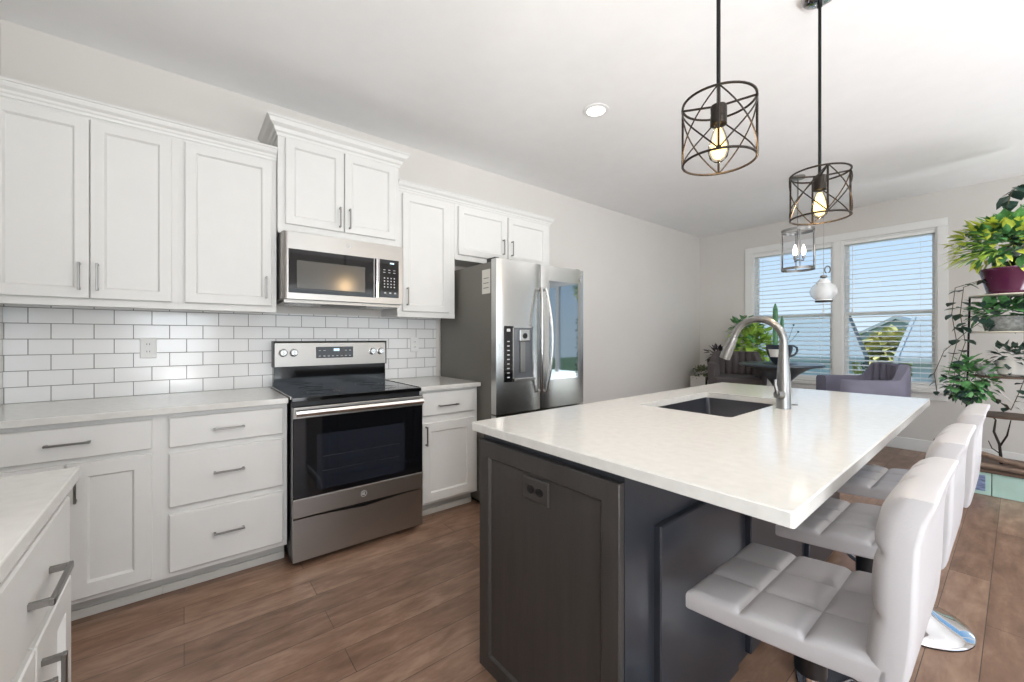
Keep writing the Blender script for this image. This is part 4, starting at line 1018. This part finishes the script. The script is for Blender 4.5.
# 3: white patterned pot
a = potplant(x + .03, y - .04, .925, 'small green plant in a white patterned pot on the middle tier', [(.06, 0), (.085, .02), (.09, .10), (.095, .13), (.085, .13), (.08, .11)], 'potwhite')
bush((x + .03, y - .04, 1.08), .11, 80, .07, .045, .3, 'leafdark', 'foliage', a)
a2 = potplant(x - .12, y - .08, .925, 'cascading green plant spilling over the left of the middle tier', [(.04, 0), (.06, .05), (.062, .09), (.055, .09)], 'potgrey')
bush((x - .20, y - .10, .90), .16, 260, .06, .05, -.2, 'leafmid', 'foliage', a2, (1, .9, 1.2))
bush((x - .24, y - .12, .82), .12, 90, .055, .045, -.2, 'leafdark', 'dark_foliage', a2)
for i in range(5):
    sx = x - .26 + i * .03
    vine([(sx + .1, y, 1.06), (sx - .03, y - .06, .95), (sx - .05, y - .08, .72 - .03 * i)], 9, .05, .045, a2, 'leafmid', .002)
# hanging vines
hv = thing('trailing_vine', 'dark heart-leaved vine trailing down the left side of the plant stand', 'plant', (x - .2, y, 1.6))
for k in range(2):
    x0 = x - .24 - .05 * k
    vine([(x - .08, y - .05, 1.75), (x0, y - .05, 1.68), (x0 - .02, y - .06, 1.45), (x0 + .01, y - .06, 1.2), (x0 - .04, y - .05, 1.0 - .08 * k)], 9, .10, .085, hv)
vine([(x - .1, y, 1.42), (x - .22, y - .02, 1.30), (x - .36, y - .03, 1.12), (x - .42, y - .03, .92), (x - .40, y - .03, .72)], 10, .06, .045, hv)
x -= .07
hv2 = thing('climbing_vine', 'dark-leaved vine climbing above the top tier toward the ceiling', 'plant', (x + .1, y, 1.7))
vine([(x + .12, y + .05, 1.83), (x + .10, y + .08, 2.05), (x + .05, y + .10, 2.25), (x + .09, y + .08, 2.46), (x + .13, y + .05, 2.50)], 20, .13, .11, hv2, 'leafdark', .004)
vine([(x + .14, y, 1.83), (x + .16, y + .04, 2.1), (x + .14, y + .04, 2.34)], 16, .13, .11, hv2, 'leafdark', .004)
x += .07
hv3 = thing('lower_vine', 'sparse dark vine hanging between the lower tiers of the plant stand', 'plant', (x, y, .92))
vine([(x - .10, y - .12, .96), (x - .16, y - .14, .82), (x - .06, y - .14, .74), (x + .02, y - .14, .66)], 7, .07, .065, hv3)
vine([(x + .10, y - .12, .96), (x + .06, y - .16, .80), (x + .02, y - .17, .66)], 6, .07, .065, hv3)
vine([(x + .17, y - .15, 1.60), (x + .19, y - .17, 1.2), (x + .16, y - .17, .95), (x + .19, y - .17, .62), (x + .15, y - .17, .36)], 26, .07, .06, hv3)
g = G(); g.tube([(x - .12, y - .12, .96), (x - .02, y - .16, .78), (x + .10, y - .17, .64)], .004, 6); g.tube([(x + .1, y - .18, .94), (x + .16, y - .18, .86), (x + .15, y - .18, .7), (x + .18, y - .18, .55)], .005, 6); g.build('pale_cord', 'potwhite', hv3, smooth=True)
# twig on lower tier
tw = thing('bare_branch', 'bare forked dark branch standing on the lowest tier', 'branch', (x - .03, y - .05, .20))
g = G(); bx, by = x - .03, y - .08
g.tube([(bx, by, .201), (bx - .01, by, .36), (bx - .04, by, .46), (bx - .03, by, .56), (bx - .06, by, .60)], [.011, .009, .008, .006, .004], 7); g.tube([(bx - .01, by, .34), (bx + .03, by, .44), (bx + .05, by, .57)], [.007, .006, .003], 6); g.tube([(bx - .0, by, .28), (bx - .05, by, .32), (bx - .07, by, .38)], [.005, .004, .003], 6)
g.build('twigs', 'iron', tw, smooth=True)
# driftwood, display boxes
dw = thing('driftwood', 'long weathered driftwood plank lying low in front of the plant stand', 'driftwood', (2.95, 4.95, .15))
g = G(); g.tube([(2.66, 5.06, .36), (2.85, 5.02, .33), (3.05, 4.97, .285), (3.25, 4.95, .25), (3.5, 4.93, .24)], [.012, .018, .022, .020, .014], 9); g.tube([(2.66, 5.0, .225), (2.9, 4.98, .222), (3.2, 4.96, .222), (3.5, 4.94, .22)], [.012, .022, .022, .014], 9)
g.build('branch_wood', 'driftwood', dw, smooth=True)
g = G(); g.box(2.60, 3.60, 4.91, 5.12, .181, .196, .003); lsb = g.build('low_shelf_board', 'wood_stand'); tag(lsb, 'thin dark shelf board lying on the low glass boxes', 'shelf')
for k, (x0, x1, lb_) in enumerate(((2.70, 2.985, 'pale green glass-sided box with a blue-grey picture panel, under the driftwood'), (2.99, 3.42, 'pale green glass-sided box at the right edge, under the driftwood'))):
    bx_ = thing('display_box', lb_, 'box', ((x0 + x1) / 2, 4.9, 0), group='low glass boxes by the plant stand')
    g = G(); g.box(x0, x1, 4.93, 5.11, .0, .178, .004); g.build('case', 'greenglass', bx_)
    g = G(); g.box(x0 + .035, x1 - .03, 4.9265, 4.9295, .03, .155); g.build('picture_panel', 'picture' if k == 0 else 'greenglass', bx_)

# ------------------------------------------------------------ outside
GZ = -3.0
g = G(); g.box(-60, 60, YB + .5, 120, GZ - .2, GZ); struct('ground', g, 'grass', 'lawn outside, below the windows')
def house(label, cx, cy, w, d_, eave, ridge, ms, mr, axis='y', rz=0, trim=None):
    h = thing('house', label, 'house', (cx, cy, GZ))
    def f_(p): return Vector((cx + p[0] * math.cos(rz) - p[1] * math.sin(rz), cy + p[0] * math.sin(rz) + p[1] * math.cos(rz), p[2]))
    g = G(f_); hw = w / 2
    g.prism([(-hw, GZ), (hw, GZ), (hw, eave), (0, ridge), (-hw, eave)], lambda p: (p[0], -d_ / 2, p[1]), lambda p: (p[0], d_ / 2, p[1])); g.build('walls', ms, h)
    g = G(f_); sl = (ridge - eave) / hw; ov = .45; t = .22
    for s_ in (-1, 1):
        g.prism([(0, ridge + .02), (s_ * (hw + ov), eave - sl * ov + .02), (s_ * (hw + ov), eave - sl * ov + t), (0, ridge + t + .05)], lambda p: (p[0], -d_ / 2 - ov, p[1]), lambda p: (p[0], d_ / 2 + ov, p[1]))
    g.build('roof', mr, h)
    for wx in (-hw * .45, hw * .45):
        g = G(f_); g.box(wx - .55, wx + .55, -d_ / 2 - .06, -d_ / 2 - .005, eave - 2.2, eave - .7); fr_ = g.build('window', 'housetrim', h)
        g = G(f_); g.box(wx - .45, wx + .45, -d_ / 2 - .08, -d_ / 2 - .06, eave - 2.1, eave - .8); g.build('pane', 'housewin', fr_)
    return h
def eave_house(label, px, py, rz, L_, run, ridge, eave, ms, mr, side):
    """roof slope faces the kitchen; px,py = ridge end next to the gap, body extends to local -x or +x (side)"""
    h = thing('house', label, 'house', (px, py, GZ)); c, s_ = math.cos(rz), math.sin(rz)
    def f_(p): return Vector((px + p[0] * c - p[1] * s_, py + p[0] * s_ + p[1] * c, p[2]))
    x0, x1 = (-L_, 0) if side < 0 else (0, L_)
    g = G(f_); k = (ridge - eave) / run; o_ = .35
    g.prism([(-run + o_, GZ), (run - o_, GZ), (run - o_, eave + k * o_), (0, ridge), (-run + o_, eave + k * o_)], lambda p: (x0 + .3, p[0], p[1]), lambda p: (x1 - .3, p[0], p[1])); g.build('walls', ms, h)
    g = G(f_)
    g.prism([(-run, eave), (0, ridge), (run, eave), (run, eave + .14), (0, ridge + .16), (-run, eave + .14)], lambda p: (x0, p[0], p[1] + .02), lambda p: (x1, p[0], p[1] + .02)); g.build('roof', mr, h)
    xe = x1 if side < 0 else x0
    g = G(f_); g.prism([(-run - .02, eave - .14), (0, ridge - .12), (0, ridge + .20), (-run - .02, eave + .18)], lambda p: (xe - .05, p[0], p[1]), lambda p: (xe + .05, p[0], p[1])); g.build('rake_board', 'roof' if side < 0 else 'roof2', h)
    for i in range(3):
        xx = (x0 + x1) / 2 + (i - 1) * L_ * .28
        g = G(f_); g.box(xx - .6, xx + .6, -run + o_ - .05, -run + o_ - .002, eave - 1.9, eave - .5); fr_ = g.build('window', 'housetrim', h)
        g = G(f_); g.box(xx - .5, xx + .5, -run + o_ - .07, -run + o_ - .05, eave - 1.8, eave - .6); g.build('pane', 'housewin', fr_)
    return h
eave_house('blue-grey roofed house outside, filling the lower left window', -1.04, 20, math.radians(17), 12, 4.7, 2.04, .50, 'siding', 'roofpale', -1)
eave_house('pale grey roofed house outside the right part of the right window', .80, 20, math.radians(2), 12, 4.5, 1.79, .52, 'siding2', 'roof2', 1)
house('distant small pale house between the two roofs', -2.5, 44, 7, 7, .6, 2.6, 'siding2', 'roof2')
def tree(label, cx, cy, h, r, n):
    t = thing('tree', label, 'tree', (cx, cy, GZ), group='trees outside the window')
    g = G(); g.tube([(cx, cy, GZ), (cx + .1, cy, GZ + h * .5), (cx, cy, GZ + h * .8)], [.18, .13, .06], 8); g.build('trunk', 'bark', t)
    bush((cx, cy, GZ + h * .65), r, n, .5, .4, .1, 'treeleaf', 'crown', t, (1, 1, 1.1))
tree('round yellow-green tree between the two houses', -1.0, 28.5, 5.3, 1.0, 900)
tree('lower yellow-green tree beside the blue-grey house', -4.0, 33, 4.9, 1.2, 600)

for o in bpy.data.objects:
    if '_b' in o: del o['_b']
